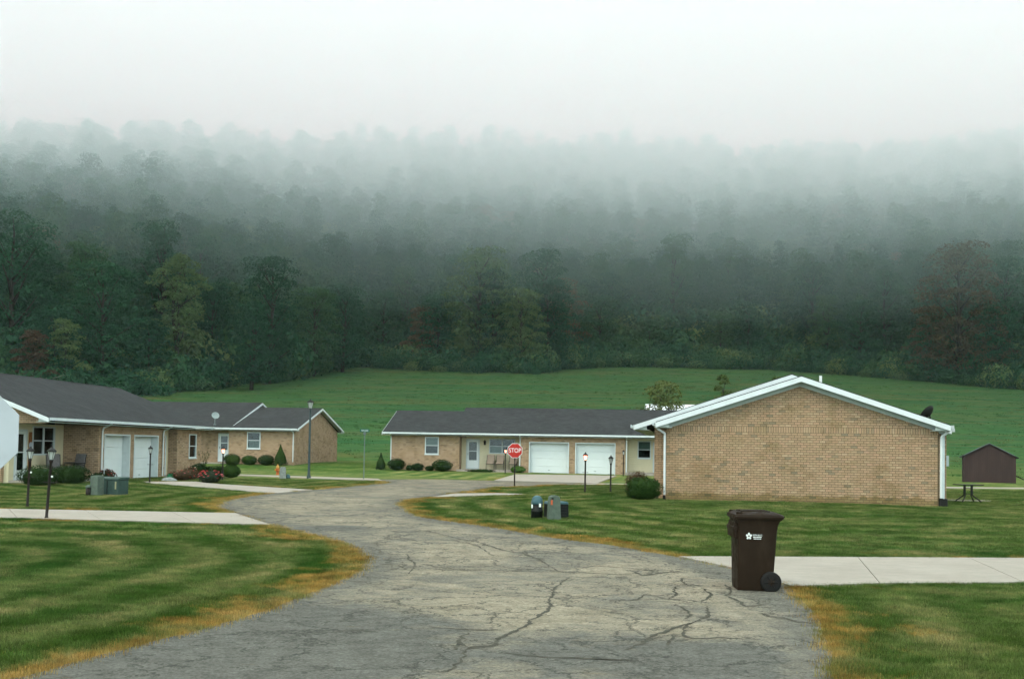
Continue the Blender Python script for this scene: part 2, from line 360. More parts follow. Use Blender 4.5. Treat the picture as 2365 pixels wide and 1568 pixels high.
class MB:
    def __init__(s): s.v = []; s.f = []
    def add(s, vs_, fs):
        k = len(s.v); s.v += [tuple(q) for q in vs_]; s.f += [tuple(i+k for i in f) for f in fs]; return s
    def box(s, x0, x1, y0, y1, z0, z1):
        return s.add([(x0,y0,z0),(x1,y0,z0),(x1,y1,z0),(x0,y1,z0),(x0,y0,z1),(x1,y0,z1),(x1,y1,z1),(x0,y1,z1)],
                     [(0,3,2,1),(4,5,6,7),(0,1,5,4),(1,2,6,5),(2,3,7,6),(3,0,4,7)])
    def prism(s, prof, a0, a1, axis='y'):       # closed profile (p, z) swept along an axis
        n = len(prof); mk = (lambda p, z, a: (p, a, z)) if axis == 'y' else (lambda p, z, a: (a, p, z))
        A = [mk(p, z, a0) for p, z in prof]+[mk(p, z, a1) for p, z in prof]
        return s.add(A, [tuple(range(n)), tuple(range(2*n-1, n-1, -1))]+[(i, i+n, (i+1) % n+n, (i+1) % n) for i in range(n)])
    def tube(s, pts, r, n=8, cap=True):
        pts = [Vector(p) for p in pts]; rs = r if isinstance(r, (list, tuple)) else [r]*len(pts); k = len(s.v); prev = None
        for i, p in enumerate(pts):
            d = (pts[min(i+1, len(pts)-1)]-pts[max(i-1, 0)]).normalized()
            a = d.orthogonal().normalized() if prev is None else (prev-d*prev.dot(d)).normalized()
            prev = a; b = d.cross(a)
            for j in range(n):
                t = 2*math.pi*j/n; q = p+(a*math.cos(t)+b*math.sin(t))*rs[i]; s.v.append(tuple(q))
        for i in range(len(pts)-1):
            for j in range(n): s.f.append((k+i*n+j, k+i*n+(j+1) % n, k+(i+1)*n+(j+1) % n, k+(i+1)*n+j))
        if cap: s.f.append(tuple(k+j for j in reversed(range(n)))); s.f.append(tuple(k+(len(pts)-1)*n+j for j in range(n)))
        return s
    def lathe(s, prof, n=16, c=(0, 0, 0), axis='z'):   # (radius, height)
        k = len(s.v)
        for r, h in prof:
            for j in range(n):
                t = 2*math.pi*j/n; a, b = r*math.cos(t), r*math.sin(t)
                q = (a, b, h) if axis == 'z' else ((h, a, b) if axis == 'x' else (a, h, b))
                s.v.append((q[0]+c[0], q[1]+c[1], q[2]+c[2]))
        for i in range(len(prof)-1):
            for j in range(n): s.f.append((k+i*n+j, k+i*n+(j+1) % n, k+(i+1)*n+(j+1) % n, k+(i+1)*n+j))
        s.f.append(tuple(k+j for j in reversed(range(n)))); s.f.append(tuple(k+(len(prof)-1)*n+j for j in range(n)))
        return s
    def mesh(s, name, smooth=False, bevel=0):
        me = bpy.data.meshes.new(name); me.from_pydata(s.v, [], s.f)
        bm = bmesh.new(); bm.from_mesh(me); bmesh.ops.recalc_face_normals(bm, faces=bm.faces)
        if bevel: bmesh.ops.bevel(bm, geom=bm.edges[:], offset=bevel, segments=2, affect='EDGES', profile=.6, clamp_overlap=True)
        bm.to_mesh(me); bm.free(); me.update(); boxuv(me)
        if smooth: me.shade_smooth()
        return me
    def build(s, name, mat, parent=None, smooth=False, bevel=0): return obj(name, s.mesh(name, smooth, bevel), mat, parent)
def quads_mesh(name, V):                    # V: (n, 4, 3)
    n = len(V); me = bpy.data.meshes.new(name); me.vertices.add(4*n); me.vertices.foreach_set('co', V.reshape(-1).astype(np.float32))
    me.loops.add(4*n); me.loops.foreach_set('vertex_index', np.arange(4*n, dtype=np.int32))
    me.polygons.add(n); me.polygons.foreach_set('loop_start', np.arange(0, 4*n, 4, dtype=np.int32)); me.update(calc_edges=True); return me
def leaves(C, Nrm, size, r=rng, aspect=.6, tilt=.9):
    n = len(C); Nn = Nrm + r.normal(0, tilt*.6, (n, 3)); Nn /= np.linalg.norm(Nn, axis=1)[:, None]+1e-9
    t = np.cross(Nn, r.normal(0, 1, (n, 3))); t /= np.linalg.norm(t, axis=1)[:, None]+1e-9; b = np.cross(Nn, t)
    s = (np.asarray(size)*r.uniform(.6, 1.25, n))[:, None]; u = t*s; v = b*s*aspect
    return np.stack([C-u*.5-v*.15, C-u*.05-v*.5, C+u*.5+v*.1, C+u*.05+v*.5], 1)
def text_mesh(txt, size, ext=.002, xs=1.0):
    cu = bpy.data.curves.new('txt', 'FONT'); cu.body = txt; cu.size = size; cu.extrude = ext; cu.align_x = 'CENTER'; cu.align_y = 'CENTER'; cu.resolution_u = 3
    o = bpy.data.objects.new('txt', cu); col.objects.link(o); dg = bpy.context.evaluated_depsgraph_get(); dg.update()
    me = bpy.data.meshes.new_from_object(o.evaluated_get(dg)); bpy.data.objects.remove(o)
    me.transform(Matrix.Diagonal((xs, 1, 1, 1))); return me
def inside(poly, X, Y):
    r = np.zeros(X.shape, bool); n = len(poly)
    for i in range(n):
        x0, y0 = poly[i]; x1, y1 = poly[(i+1) % n]
        if y0 == y1: continue
        r ^= ((y0 > Y) != (y1 > Y)) & (X < (x1-x0)*(Y-y0)/(y1-y0)+x0)
    return r
def segdist(segs, X, Y):
    d = np.full(X.shape, 1e3)
    for (x0, y0), (x1, y1) in segs:
        dx, dy = x1-x0, y1-y0; L = dx*dx+dy*dy+1e-9; t = np.clip(((X-x0)*dx+(Y-y0)*dy)/L, 0, 1)
        d = np.minimum(d, np.hypot(X-x0-t*dx, Y-y0-t*dy))
    return d
def smoothline(pts, step=.35):
    p = [np.array(q, float) for q in pts]; out = []
    for i in range(len(p)-1):
        a, b, c, d = p[max(i-1, 0)], p[i], p[i+1], p[min(i+2, len(p)-1)]; k = max(1, int(np.linalg.norm(c-b)/step))
        for j in range(k):
            t = j/k; out.append(.5*((2*b)+(-a+c)*t+(2*a-5*b+4*c-d)*t*t+(-a+3*b-3*c+d)*t**3))
    out.append(p[-1]); return [tuple(q) for q in out]
def sheet(name, poly, dz, mat, step=.5, parent=None, side=0):
    a = np.array(poly); x0, y0 = a.min(0); x1, y1 = a.max(0)
    gx, gy = np.meshgrid(np.arange(x0+step/2, x1, step), np.arange(y0+step/2, y1, step)); gx = gx.ravel()+rng.uniform(-.1, .1, gx.size)*step; gy = gy.ravel()+rng.uniform(-.1, .1, gy.size)*step
    n = len(poly); edges_ = [(poly[i], poly[(i+1) % n]) for i in range(n)]
    k = inside(poly, gx, gy) & (segdist(edges_, gx, gy) > step*.3)
    vv = [Vector(q) for q in poly]+[Vector(q) for q in zip(gx[k], gy[k])]
    v2, _, f2, *_ = delaunay_2d_cdt(vv, [], [list(range(n))], 1, 1e-5)
    X = np.array([q[0] for q in v2]); Y = np.array([q[1] for q in v2]); Z = G(X, Y)+dz
    m = MB(); m.v = list(zip(X.tolist(), Y.tolist(), Z.tolist())); m.f = [tuple(f) for f in f2]
    if side:
        for i in range(n):
            (ax, ay), (bx, by) = poly[i], poly[(i+1) % n]; za, zb = g1(ax, ay)+dz, g1(bx, by)+dz
            m.add([(ax, ay, za), (bx, by, zb), (bx, by, zb-side), (ax, ay, za-side)], [(0, 1, 2, 3)])
    me = bpy.data.meshes.new(name); me.from_pydata(m.v, [], m.f); me.update()
    bm = bmesh.new(); bm.from_mesh(me); bmesh.ops.remove_doubles(bm, verts=bm.verts, dist=1e-4); bmesh.ops.recalc_face_normals(bm, faces=bm.faces); bm.to_mesh(me); bm.free()
    up = sum(p.normal.z*p.area for p in me.polygons)
    if up < 0: me.flip_normals()
    return obj(name, me, mat, parent), edges_
def fattr(me, name, vals):
    a = me.attributes.new(name, 'FLOAT', 'POINT'); a.data.foreach_set('value', np.asarray(vals, np.float32))
def mverts(me):
    c = np.empty(len(me.vertices)*3); me.vertices.foreach_get('co', c); return c.reshape(-1, 3)

# ------------------------------------------------------------------ roads and driveways (outlines)
left_edge = [(53,1566),(199,1523),(303,1496),(463,1455),(605,1414),(712,1372),(783,1343),(833,1311),(839,1290),(801,1263),(748,1243.5),(627,1214)]
mid_left = [(627,1214),(543,1186.5)]
up_left = [(543,1186.5),(513,1177.6),(500,1167),(527,1154.5),(605,1142),(641,1139.5)]
far_left = [(722,1132),(766,1128),(831,1121.7),(893,1116)]
right_up = [(1254,1121.7),(1215.5,1124.3),(1186,1124),(1140.5,1126.6),(1091.6,1134.7),(1049,1140.6),(994,1149.4),(941.6,1157.6),(928.6,1164),(948,1183.6),(994,1198),(1124,1216),(1287,1244),(1408.5,1259),(1502,1275.5),(1566,1287)]
right_dn = [(1828,1357),(1857,1392),(1892,1426),(1897,1455),(1924,1515),(1917,1538),(1923,1568)]
W = lambda L: [P(*q) for q in L]
near_l = [(-12, -4), (-11.5, .5), (-8.5, 4.8)]; near_r = [(3.0, 5.5), (3.4, 1), (3.8, -4)]
road_poly = near_l + smoothline(W(left_edge)) + smoothline(W(mid_left))[1:] + smoothline(W(up_left))[1:] + smoothline(W(far_left)) + \
    W([(873,1107.5),(1000,1106.8),(1140.5,1110.3),(1378,1116.8)]) + smoothline(W(right_up)) + W([(1692,1314)]) + smoothline(W(right_dn)) + near_r
road, road_edges = sheet('road', road_poly, .014, 'asphalt', .45)
kind(road, 'structure')
driveR = [(1566,1287),(1692,1314),(1828,1357),(2032.5,1350),(2365,1348),(2760,1345),(2760,1292),(2365,1290.5),(1980.7,1288.7)]
slabs = []
def slab(parent, pts, dz=.03):
    o, e = sheet('slab', pts, dz, 'concrete', .9, parent, .06); return o
def shrink(q, d=.012):
    c = np.mean(np.array(q), 0); out = []
    for p in q: v = np.array(p)-c; L = np.linalg.norm(v); out.append(tuple(c+v*(1-d/L)))
    return out
def drive(name, quads):
    root = bpy.data.objects.new(name, None); col.objects.link(root); kind(root, 'structure')
    for q in quads:
        slab(root, shrink(q)); slabs.append((q, [(q[i], q[(i+1) % len(q)]) for i in range(len(q))]))
    return root
drive('driveway', [W([(1566,1287),(1692,1314),(1828,1357),(2032.5,1350),(1980.7,1288.7)]), W([(1980.7,1288.7),(2032.5,1350),(2365,1348),(2236,1290)]), W([(2236,1290),(2365,1348),(2760,1345),(2520,1291.5)])])
drive('driveway', [W([(395,1183.8),(543,1186.5),(627,1214),(450,1209)]), W([(195,1180),(395,1183.8),(450,1209),(235,1203)]), W([(20,1177),(195,1180),(235,1203),(40,1198)]), W([(-300,1171),(20,1177),(40,1198),(-300,1189)])])
drive('driveway', [W([(511,1119),(722,1132),(641,1139.8),(613,1139.6),(505,1129.5),(440,1124)]), W([(330,1113),(452,1113),(511,1119),(440,1124),(337,1116)])])
fa = W([(1189.4,1096),(1300,1097),(1424,1099),(1378.5,1116.8),(1140.5,1110.3)])
drive('driveway', [fa])
drive('driveway', [W([(994,1149.4),(1049,1140.6),(1150,1139.8),(1215,1141.8),(1180,1143.5),(1090,1146.5)])])
lane_l = W([(320,1090),(547,1095.6),(873,1106.2),(893,1115),(873,1110.5),(547,1098.6),(320,1093)])
lane_r = W([(1380,1117),(1454,1117.8),(1900,1122.5),(2365,1126.8),(2700,1130.5),(2700,1133),(2365,1129.3),(1900,1125),(1454,1119.9),(1300,1120.2)])
drive('lane', [lane_l]); drive('lane', [lane_r])
# wear of the road: an older light surface with darker fresh patches along the near margins
mv = mverts(road.data)
fattr(road.data, 'edist', segdist(road_edges[3:-4], mv[:, 0], mv[:, 1]))
fr = .95*np.exp(-(((mv[:, 0]+2.9)/2.6)**2+((mv[:, 1]-10.2)/3.2)**2)) + .75*np.exp(-(((mv[:, 0]-1.7)/1.6)**2+((mv[:, 1]-9.6)/1.5)**2)) + .8*np.exp(-(((mv[:, 0]+4)/1.3)**2+((mv[:, 1]-22.3)/.8)**2))
fattr(road.data, 'fresh', np.clip(fr, 0, 1))
z8 = lambda L: [(765.6+.326*a, 1056.5+.326*b) for a, b in L]
z11 = lambda L: [(1301.5+.26754*a, 1148.4+.26754*b) for a, b in L]
z10 = lambda L: [(1684.3+.2878*a, 1270.9+.2878*b) for a, b in L]
cracks = [(z8([(640,520),(900,580),(1060,605),(1250,660),(1400,690),(1500,740),(1560,780),(1640,820)]), .055),
  (z8([(1690,855),(1630,920),(1600,980),(1560,1010),(1550,1060),(1490,1100),(1410,1150),(1370,1200),(1220,1270),(1170,1310),(1140,1350),(990,1350),(940,1420),(870,1490),(790,1530)]), .055),
  (z8([(960,1250),(910,1310),(870,1370)]), .045), (z8([(900,1310),(960,1360),(1090,1355)]), .05), (z8([(640,760),(860,800),(1100,805),(1360,815),(1640,820),(1900,830),(2113,835)]), .05),
  (z8([(700,1210),(880,1225),(1200,1230)]), .02), (z8([(520,690),(560,740),(600,790),(540,830)]), .04), (z8([(470,565),(540,580),(610,600)]), .04),
  (z11([(1250,960),(1200,1040),(1090,1090),(930,1140),(760,1190),(680,1250),(600,1310),(530,1330)]), .06), (z11([(1090,1090),(1040,1140),(1060,1190),(1150,1220),(1320,1215),(1700,1240)]), .045),
  (z11([(1280,830),(1220,890),(1190,910)]), .04), (z11([(1200,790),(1270,840)]), .03), (z11([(1390,760),(1450,810),(1400,850),(1480,900),(1550,950),(1717,940)]), .06),
  (z11([(950,940),(1030,970),(1080,1020),(1050,1060)]), .04), (z11([(480,895),(600,900),(700,850),(850,880),(1020,890),(1180,905)]), .035), (z11([(930,1200),(930,1250),(900,1290)]), .05),
  (z11([(0,1400),(200,1410),(520,1415)]), .035), (z10([(250,510),(330,545),(430,560),(560,590),(720,590)]), .03), (z8([(1200,1390),(1500,1420),(1900,1440),(2113,1445)]), .035),
  (z11([(1030,700),(1050,750),(1100,775)]), .035), (z11([(980,770),(970,830),(930,880)]), .035), (z11([(150,620),(300,600),(600,625),(800,640)]), .05), (z11([(560,640),(700,680),(860,660),(1050,640)]), .09),
  (z8([(860,390+200),(1000,620),(1120,690),(1180,700)]), .02), (z8([(20,1240),(150,1230),(290,1240)]), .025), (z8([(330,760),(460,770),(520,800)]), .04)]
for L, wd in cracks:
    pts = smoothline(W(L), .06); m = MB(); k = len(pts); off = np.cumsum(rng.normal(0, .013, k))+rng.normal(0, .010, k); off -= np.linspace(0, off[-1], k)
    wdt = np.abs(rng.normal(.75, .5, k))*(.55+.6*np.abs(np.sin(np.arange(k)*.11+rng.uniform(0, 6))))
    for i, (x, y) in enumerate(pts):
        a = np.array(pts[max(i-1, 0)]); b = np.array(pts[min(i+1, k-1)]); d = (b-a)/(np.linalg.norm(b-a)+1e-9); nn = np.array((-d[1], d[0]))
        hw = wd*wdt[i]*.33*min(1, 4*i/k+.1, 4*(k-1-i)/k+.1); c = np.array((x, y))+nn*off[i]
        p, q = c+nn*(hw+rng.uniform(0, .018)), c-nn*(hw+rng.uniform(0, .018))
        m.v += [(p[0], p[1], g1(*p)+.018), (q[0], q[1], g1(*q)+.018)]
        if i: m.f.append((2*i-2, 2*i-1, 2*i+1, 2*i))
    me = bpy.data.meshes.new('crack'); me.from_pydata(m.v, [], m.f); me.update()
    if sum(p.normal.z for p in me.polygons) < 0: me.flip_normals()
    obj('crack', me, 'crack_dark', road)

# ------------------------------------------------------------------ ground: one sheet to beyond the ridge
ys = [-6.0]
while ys[-1] < 1000:
    y = ys[-1]; ys.append(y + (.5 if y < 6 else .16 if y < 26 else .16+.018*(y-26) if y < 300 else 6+.1*(y-300)))
ys = np.array(ys); u = np.concatenate([[-30, -12, -6, -3.5, -2.2, -1.6, -1.3], np.linspace(-1.1, 1.1, 230), [1.3, 1.6, 2.2, 3.5, 6, 12, 30]])
hw = 9+.60*np.clip(ys, 0, 600); X = u[None, :]*hw[:, None]; Y = np.repeat(ys[:, None], len(u), 1); X = np.clip(X, -1600, 1600)
Z = G(X, Y); nr, nc = X.shape
idx = np.arange(nr*nc).reshape(nr, nc); q4 = np.stack([idx[:-1, :-1], idx[:-1, 1:], idx[1:, 1:], idx[1:, :-1]], -1).reshape(-1, 4)
me = bpy.data.meshes.new('ground'); me.vertices.add(nr*nc); me.vertices.foreach_set('co', np.stack([X, Y, Z], -1).ravel().astype(np.float32))
me.loops.add(q4.size); me.loops.foreach_set('vertex_index', q4.ravel().astype(np.int32)); me.polygons.add(len(q4)); me.polygons.foreach_set('loop_start', np.arange(0, q4.size, 4, dtype=np.int32)); me.update(calc_edges=True); me.shade_smooth()
all_edges = list(road_edges)+[s for _, e in slabs for s in e]
xf, yf = X.ravel(), Y.ravel(); ed = np.full(xf.shape, 9.0); nearm = yf < 70
road_d = segdist(road_edges, xf[nearm], yf[nearm]); sl_d = segdist([s for _, e in slabs for s in e], xf[nearm], yf[nearm])+.45
ed[nearm] = np.minimum(road_d, sl_d)
fattr(me, 'edist', np.clip(ed, 0, 9)); fattr(me, 'wood', ss(-1, 3, Y-Yt(X)).ravel())
ground = kind(obj('ground', me, 'lawn'), 'structure')

# ------------------------------------------------------------------ mown grass blades over the lawns
solid = [road_poly]+[q for q, _ in slabs]
def blade_patch(name, n, rad, h, w_):
    c = rng.normal(0, rad*.5, (n, 2)); a = rng.uniform(0, 2*math.pi, n); ln = rng.uniform(.55, 1.15, n)*h; lean = rng.uniform(.1, .75, n)*ln
    dx, dy = np.cos(a), np.sin(a); px, py = -dy*w_*.5, dx*w_*.5; z0 = np.full(n, -.01)
    b0 = np.stack([c[:, 0]-px, c[:, 1]-py, z0], 1); b1 = np.stack([c[:, 0]+px, c[:, 1]+py, z0], 1)
    t1 = np.stack([c[:, 0]+dx*lean+px*.35, c[:, 1]+dy*lean+py*.35, ln], 1); t0 = np.stack([c[:, 0]+dx*lean-px*.35, c[:, 1]+dy*lean-py*.35, ln], 1)
    me = quads_mesh(name, np.stack([b0, b1, t1, t0], 1)); me.materials.append(M['grass_blade']); return bpy.data.objects.new(name, me)
gcol = bpy.data.collections.new('grass_patches')
for i in range(4): gcol.objects.link(blade_patch('blade_patch', 64, .17, .042, .0055))
def gn_scatter(o, coll):
    ng = bpy.data.node_groups.new('scatter', 'GeometryNodeTree'); ng.interface.new_socket('Geometry', in_out='INPUT', socket_type='NodeSocketGeometry'); ng.interface.new_socket('Geometry', in_out='OUTPUT', socket_type='NodeSocketGeometry')
    n = ng.nodes.new; gi = n('NodeGroupInput'); go = n('NodeGroupOutput'); ip = n('GeometryNodeInstanceOnPoints'); ci = n('GeometryNodeCollectionInfo')
    ci.inputs['Collection'].default_value = coll; ci.inputs['Separate Children'].default_value = True; ci.inputs['Reset Children'].default_value = True; ip.inputs['Pick Instance'].default_value = True
    def na(nm, t): q = n('GeometryNodeInputNamedAttribute'); q.data_type = t; q.inputs[0].default_value = nm; return q.outputs[0]
    ng.links.new(gi.outputs[0], ip.inputs['Points']); ng.links.new(ci.outputs[0], ip.inputs['Instance']); ng.links.new(na('pick', 'INT'), ip.inputs['Instance Index'])
    ng.links.new(na('rot', 'FLOAT_VECTOR'), ip.inputs['Rotation']); ng.links.new(na('scl', 'FLOAT_VECTOR'), ip.inputs['Scale']); ng.links.new(ip.outputs[0], go.inputs[0])
    md = o.modifiers.new('scatter', 'NODES'); md.node_group = ng
def scatter(name, pts, rot, scl, pick, coll, extra=None):
    me = bpy.data.meshes.new(name); n = len(pts); me.vertices.add(n); me.vertices.foreach_set('co', np.asarray(pts, np.float32).ravel())
    a = me.attributes.new('rot', 'FLOAT_VECTOR', 'POINT'); a.data.foreach_set('vector', np.asarray(rot, np.float32).ravel())
    a = me.attributes.new('scl', 'FLOAT_VECTOR', 'POINT'); a.data.foreach_set('vector', np.asarray(scl, np.float32).ravel())
    a = me.attributes.new('pick', 'INT', 'POINT'); a.data.foreach_set('value', np.asarray(pick, np.int32))
    for k, v in (extra or {}).items(): fattr(me, k, v)
    me.update(); o = bpy.data.objects.new(name, me); col.objects.link(o); gn_scatter(o, coll); return o
def lawn_points(n, y0, y1, dens):
    y = rng.uniform(y0, y1, n); x = rng.uniform(-1, 1, n)*(3+.62*y); keep = rng.uniform(0, 1, n) < (3+.62*y)/(3+.62*y1)
    x, y = x[keep], y[keep]; ok = np.ones(len(x), bool)
    for j, q in enumerate(solid): ok &= ~(inside(q, x, y) if j else inside(q, x, y) & (segdist(road_edges, x, y) > .06*rng.uniform(0, 1, len(x))))
    return x[ok], y[ok]
gx, gy = [], []
for n, a, b in ((62000, 6, 20), (42000, 20, 34), (26000, 34, 50)):
    x, y = lawn_points(n, a, b, 0); gx.append(x); gy.append(y)
gx, gy = np.concatenate(gx), np.concatenate(gy)
foot = [[(4.6, 37), (4.9, 34.0), (14.3, 32.4), (16, 46), (7, 48)], [(-19, 45-.6), (-18.4, 45-.6), (-17.0, 57), (-28, 58), (-29, 40), (-20.5, 39.5)]]
ok = np.ones(len(gx), bool)
for q in foot: ok &= ~inside(q, gx, gy)
gx, gy = gx[ok], gy[ok]; ng_ = len(gx)
gd = np.minimum(segdist(road_edges, gx, gy), segdist([s for _, e in slabs for s in e], gx, gy)+.45)
sz = rng.uniform(.7, 1.2, ng_)*(1+np.clip((gy-15)/45, 0, 1)); tall = 1+.5*np.exp(-gd/.25)
gr = scatter('lawn_grass', np.stack([gx, gy, G(gx, gy)], 1), np.stack([np.zeros(ng_), np.zeros(ng_), rng.uniform(0, 6.28, ng_)], 1),
             np.stack([sz, sz, (.75+.35*rng.uniform(0, 1, ng_))*tall*(1+.2*(gy > 30))], 1), rng.integers(0, 4, ng_), gcol, {'edist': gd})
kind(gr, 'stuff'); gr['label'] = 'short mown green grass with straw and orange dead patches along the road edges'; gr['category'] = 'grass'

# ------------------------------------------------------------------ houses
class Wall:                                 # a wall panel with openings; along 'x' it faces -y, along 'y' it faces +x (front at the given plane)
    pass
def wall(name, mat, parent, along, plane, a0, a1, z0, z1, holes=(), th=.2, face=-1):
    As = sorted({a0, a1}|{h[i] for h in holes for i in (0, 1)}); Zs = sorted({z0, z1}|{h[i] for h in holes for i in (2, 3)})
    solid_ = lambda i, j: 0 <= i < len(As)-1 and 0 <= j < len(Zs)-1 and not any(h[0] <= (As[i]+As[i+1])/2 <= h[1] and h[2] <= (Zs[j]+Zs[j+1])/2 <= h[3] for h in holes)
    f0, f1 = plane, plane-face*th
    mk = (lambda a, d, z: (a, d, z)) if along == 'x' else (lambda a, d, z: (d, a, z)); m = MB()
    for i in range(len(As)-1):
        for j in range(len(Zs)-1):
            if not solid_(i, j): continue
            a, b, c, d = As[i], As[i+1], Zs[j], Zs[j+1]
            for f in (f0, f1): m.add([mk(a, f, c), mk(b, f, c), mk(b, f, d), mk(a, f, d)], [(0, 1, 2, 3)])
            if not solid_(i-1, j): m.add([mk(a, f0, c), mk(a, f1, c), mk(a, f1, d), mk(a, f0, d)], [(0, 1, 2, 3)])
            if not solid_(i+1, j): m.add([mk(b, f0, c), mk(b, f1, c), mk(b, f1, d), mk(b, f0, d)], [(0, 1, 2, 3)])
            if not solid_(i, j-1): m.add([mk(a, f0, c), mk(b, f0, c), mk(b, f1, c), mk(a, f1, c)], [(0, 1, 2, 3)])
            if not solid_(i, j+1): m.add([mk(a, f0, d), mk(b, f0, d), mk(b, f1, d), mk(a, f1, d)], [(0, 1, 2, 3)])
    return m.build(name, mat, parent)
class Fr:                                   # local frame for things set into a wall: u along, d outwards, z up
    def __init__(s, along, plane, face): s.a, s.p, s.f = along, plane, face
    def box(s, m, u0, u1, d0, d1, z0, z1):
        q0, q1 = sorted((s.p+s.f*d0, s.p+s.f*d1))
        return m.box(u0, u1, q0, q1, z0, z1) if s.a == 'x' else m.box(q0, q1, u0, u1, z0, z1)
def frame4(fr, m, u0, u1, z0, z1, t, d0, d1):
    fr.box(m, u0, u0+t, d0, d1, z0, z1); fr.box(m, u1-t, u1, d0, d1, z0, z1); fr.box(m, u0+t, u1-t, d0, d1, z1-t, z1); fr.box(m, u0+t, u1-t, d0, d1, z0, z0+t)
def window(parent, fr, u0, u1, z0, z1, cols=1, lace=(), brown=(), sill=True):
    m = MB(); frame4(fr, m, u0, u1, z0, z1, .065, -.08, .025); root = m.build('window', 'white_trim', parent)
    n = cols; iw = (u1-u0-.13-.07*(n-1))/n; zm = (z0+z1)/2
    for c in range(n):
        a = u0+.065+c*(iw+.07)
        if c: m = MB(); fr.box(m, a-.07, a, -.08, .02, z0+.065, z1-.065); m.build('mullion', 'white_trim', root)
        m = MB(); fr.box(m, a, a+iw, -.06, .01, zm-.022, zm+.022); m.build('sash_rail', 'white_trim', root)
        for r, (c0, c1, dd) in enumerate(((z0+.065, zm-.022, -.045), (zm+.022, z1-.065, -.03))):
            m = MB(); fr.box(m, a+.001, a+iw-.001, dd-.006, dd, c0+.001, c1-.001); m.build('pane', 'window_glass', root)
            if (c, r) in lace or (c, r) in brown:
                m = MB(); k = 14; dm = .03 if r else .05
                for j in range(k):
                    x0 = a+iw*j/k; x1 = a+iw*(j+1)/k; off = -.13-(.025 if j % 2 else 0); fr.box(m, x0, x1, off-.01, off, c0, c1)
                m.build('curtain', 'lace' if (c, r) in lace else 'brown_curtain', root)
    if sill: m = MB(); fr.box(m, u0-.03, u1+.03, 0, .05, z0-.05, z0-.002); m.build('sill', 'white_trim', root)
    m = MB(); fr.box(m, u0-.3, u1+.3, -.95, -.9, z0-.3, z1+.3); fr.box(m, u0-.3, u1+.3, -.95, -.2, z1+.3, z1+.33); fr.box(m, u0-.3, u1+.3, -.95, -.2, z0-.33, z0-.3); fr.box(m, u0-.33, u0-.3, -.95, -.2, z0-.3, z1+.3); fr.box(m, u1+.3, u1+.33, -.95, -.2, z0-.3, z1+.3)
    m.build('room_lining', 'dark_room', root)
    return root
def garage_door(parent, fr, u0, u1, z0, z1):
    m = MB(); t = .07; fr.box(m, u0, u0+t, -.40, .02, z0, z1); fr.box(m, u1-t, u1, -.40, .02, z0, z1); fr.box(m, u0+t, u1-t, -.40, .02, z1-t, z1)
    root = m.build('garage_door', 'white_trim', parent); h = (z1-t-z0)/4
    for i in range(4):
        m = MB(); fr.box(m, u0+t+.005, u1-t-.005, -.38, -.34, z0+i*h+.008, z0+(i+1)*h-.008)
        fr.box(m, u0+t+.005, u1-t-.005, -.379, -.355, z0+(i+1)*h-.008, z0+(i+1)*h+.008)
        o = m.build('panel', 'door_white', root, bevel=.006)
    m = MB(); fr.box(m, (u0+u1)/2-.06, (u0+u1)/2+.06, -.34, -.31, z0+.25, z0+.28); m.build('handle', 'galv', root)
    return root
def storm_door(parent, fr, u0, u1, z0, z1, split=.45):
    m = MB(); frame4(fr, m, u0, u1, z0, z1, .09, -.08, .03); root = m.build('door', 'white_trim', parent)
    a, b, c, d = u0+.09, u1-.09, z0+.09, z1-.09; zk = c+(d-c)*split*.55
    m = MB(); frame4(fr, m, a, b, c, d, .11, -.05, .005); fr.box(m, a+.11, b-.11, -.05, .005, c+.11, zk); m.build('storm_frame', 'door_white', root)
    zm = (zk+d-.11)/2
    for c0, c1 in ((zk, zm-.02), (zm+.02, d-.11)):
        m = MB(); fr.box(m, a+.111, b-.111, -.03, -.024, c0+.001, c1-.001); m.build('pane', 'window_glass', root)
    m = MB(); fr.box(m, a+.11, b-.11, -.05, 0, zm-.02, zm+.02); m.build('rail', 'door_white', root)
    m = MB(); fr.box(m, a, b, -.14, -.1, c, d); m.build('inner_door', 'brown_curtain', root)
    m = MB(); fr.box(m, a+.03, a+.06, .005, .06, (c+d)/2-.06, (c+d)/2+.06); m.build('handle', 'galv', root)
    return root
def downspout(parent, pts, r=.04): return MB().tube(pts, r, 8).build('downspout', 'pipe_white', parent)
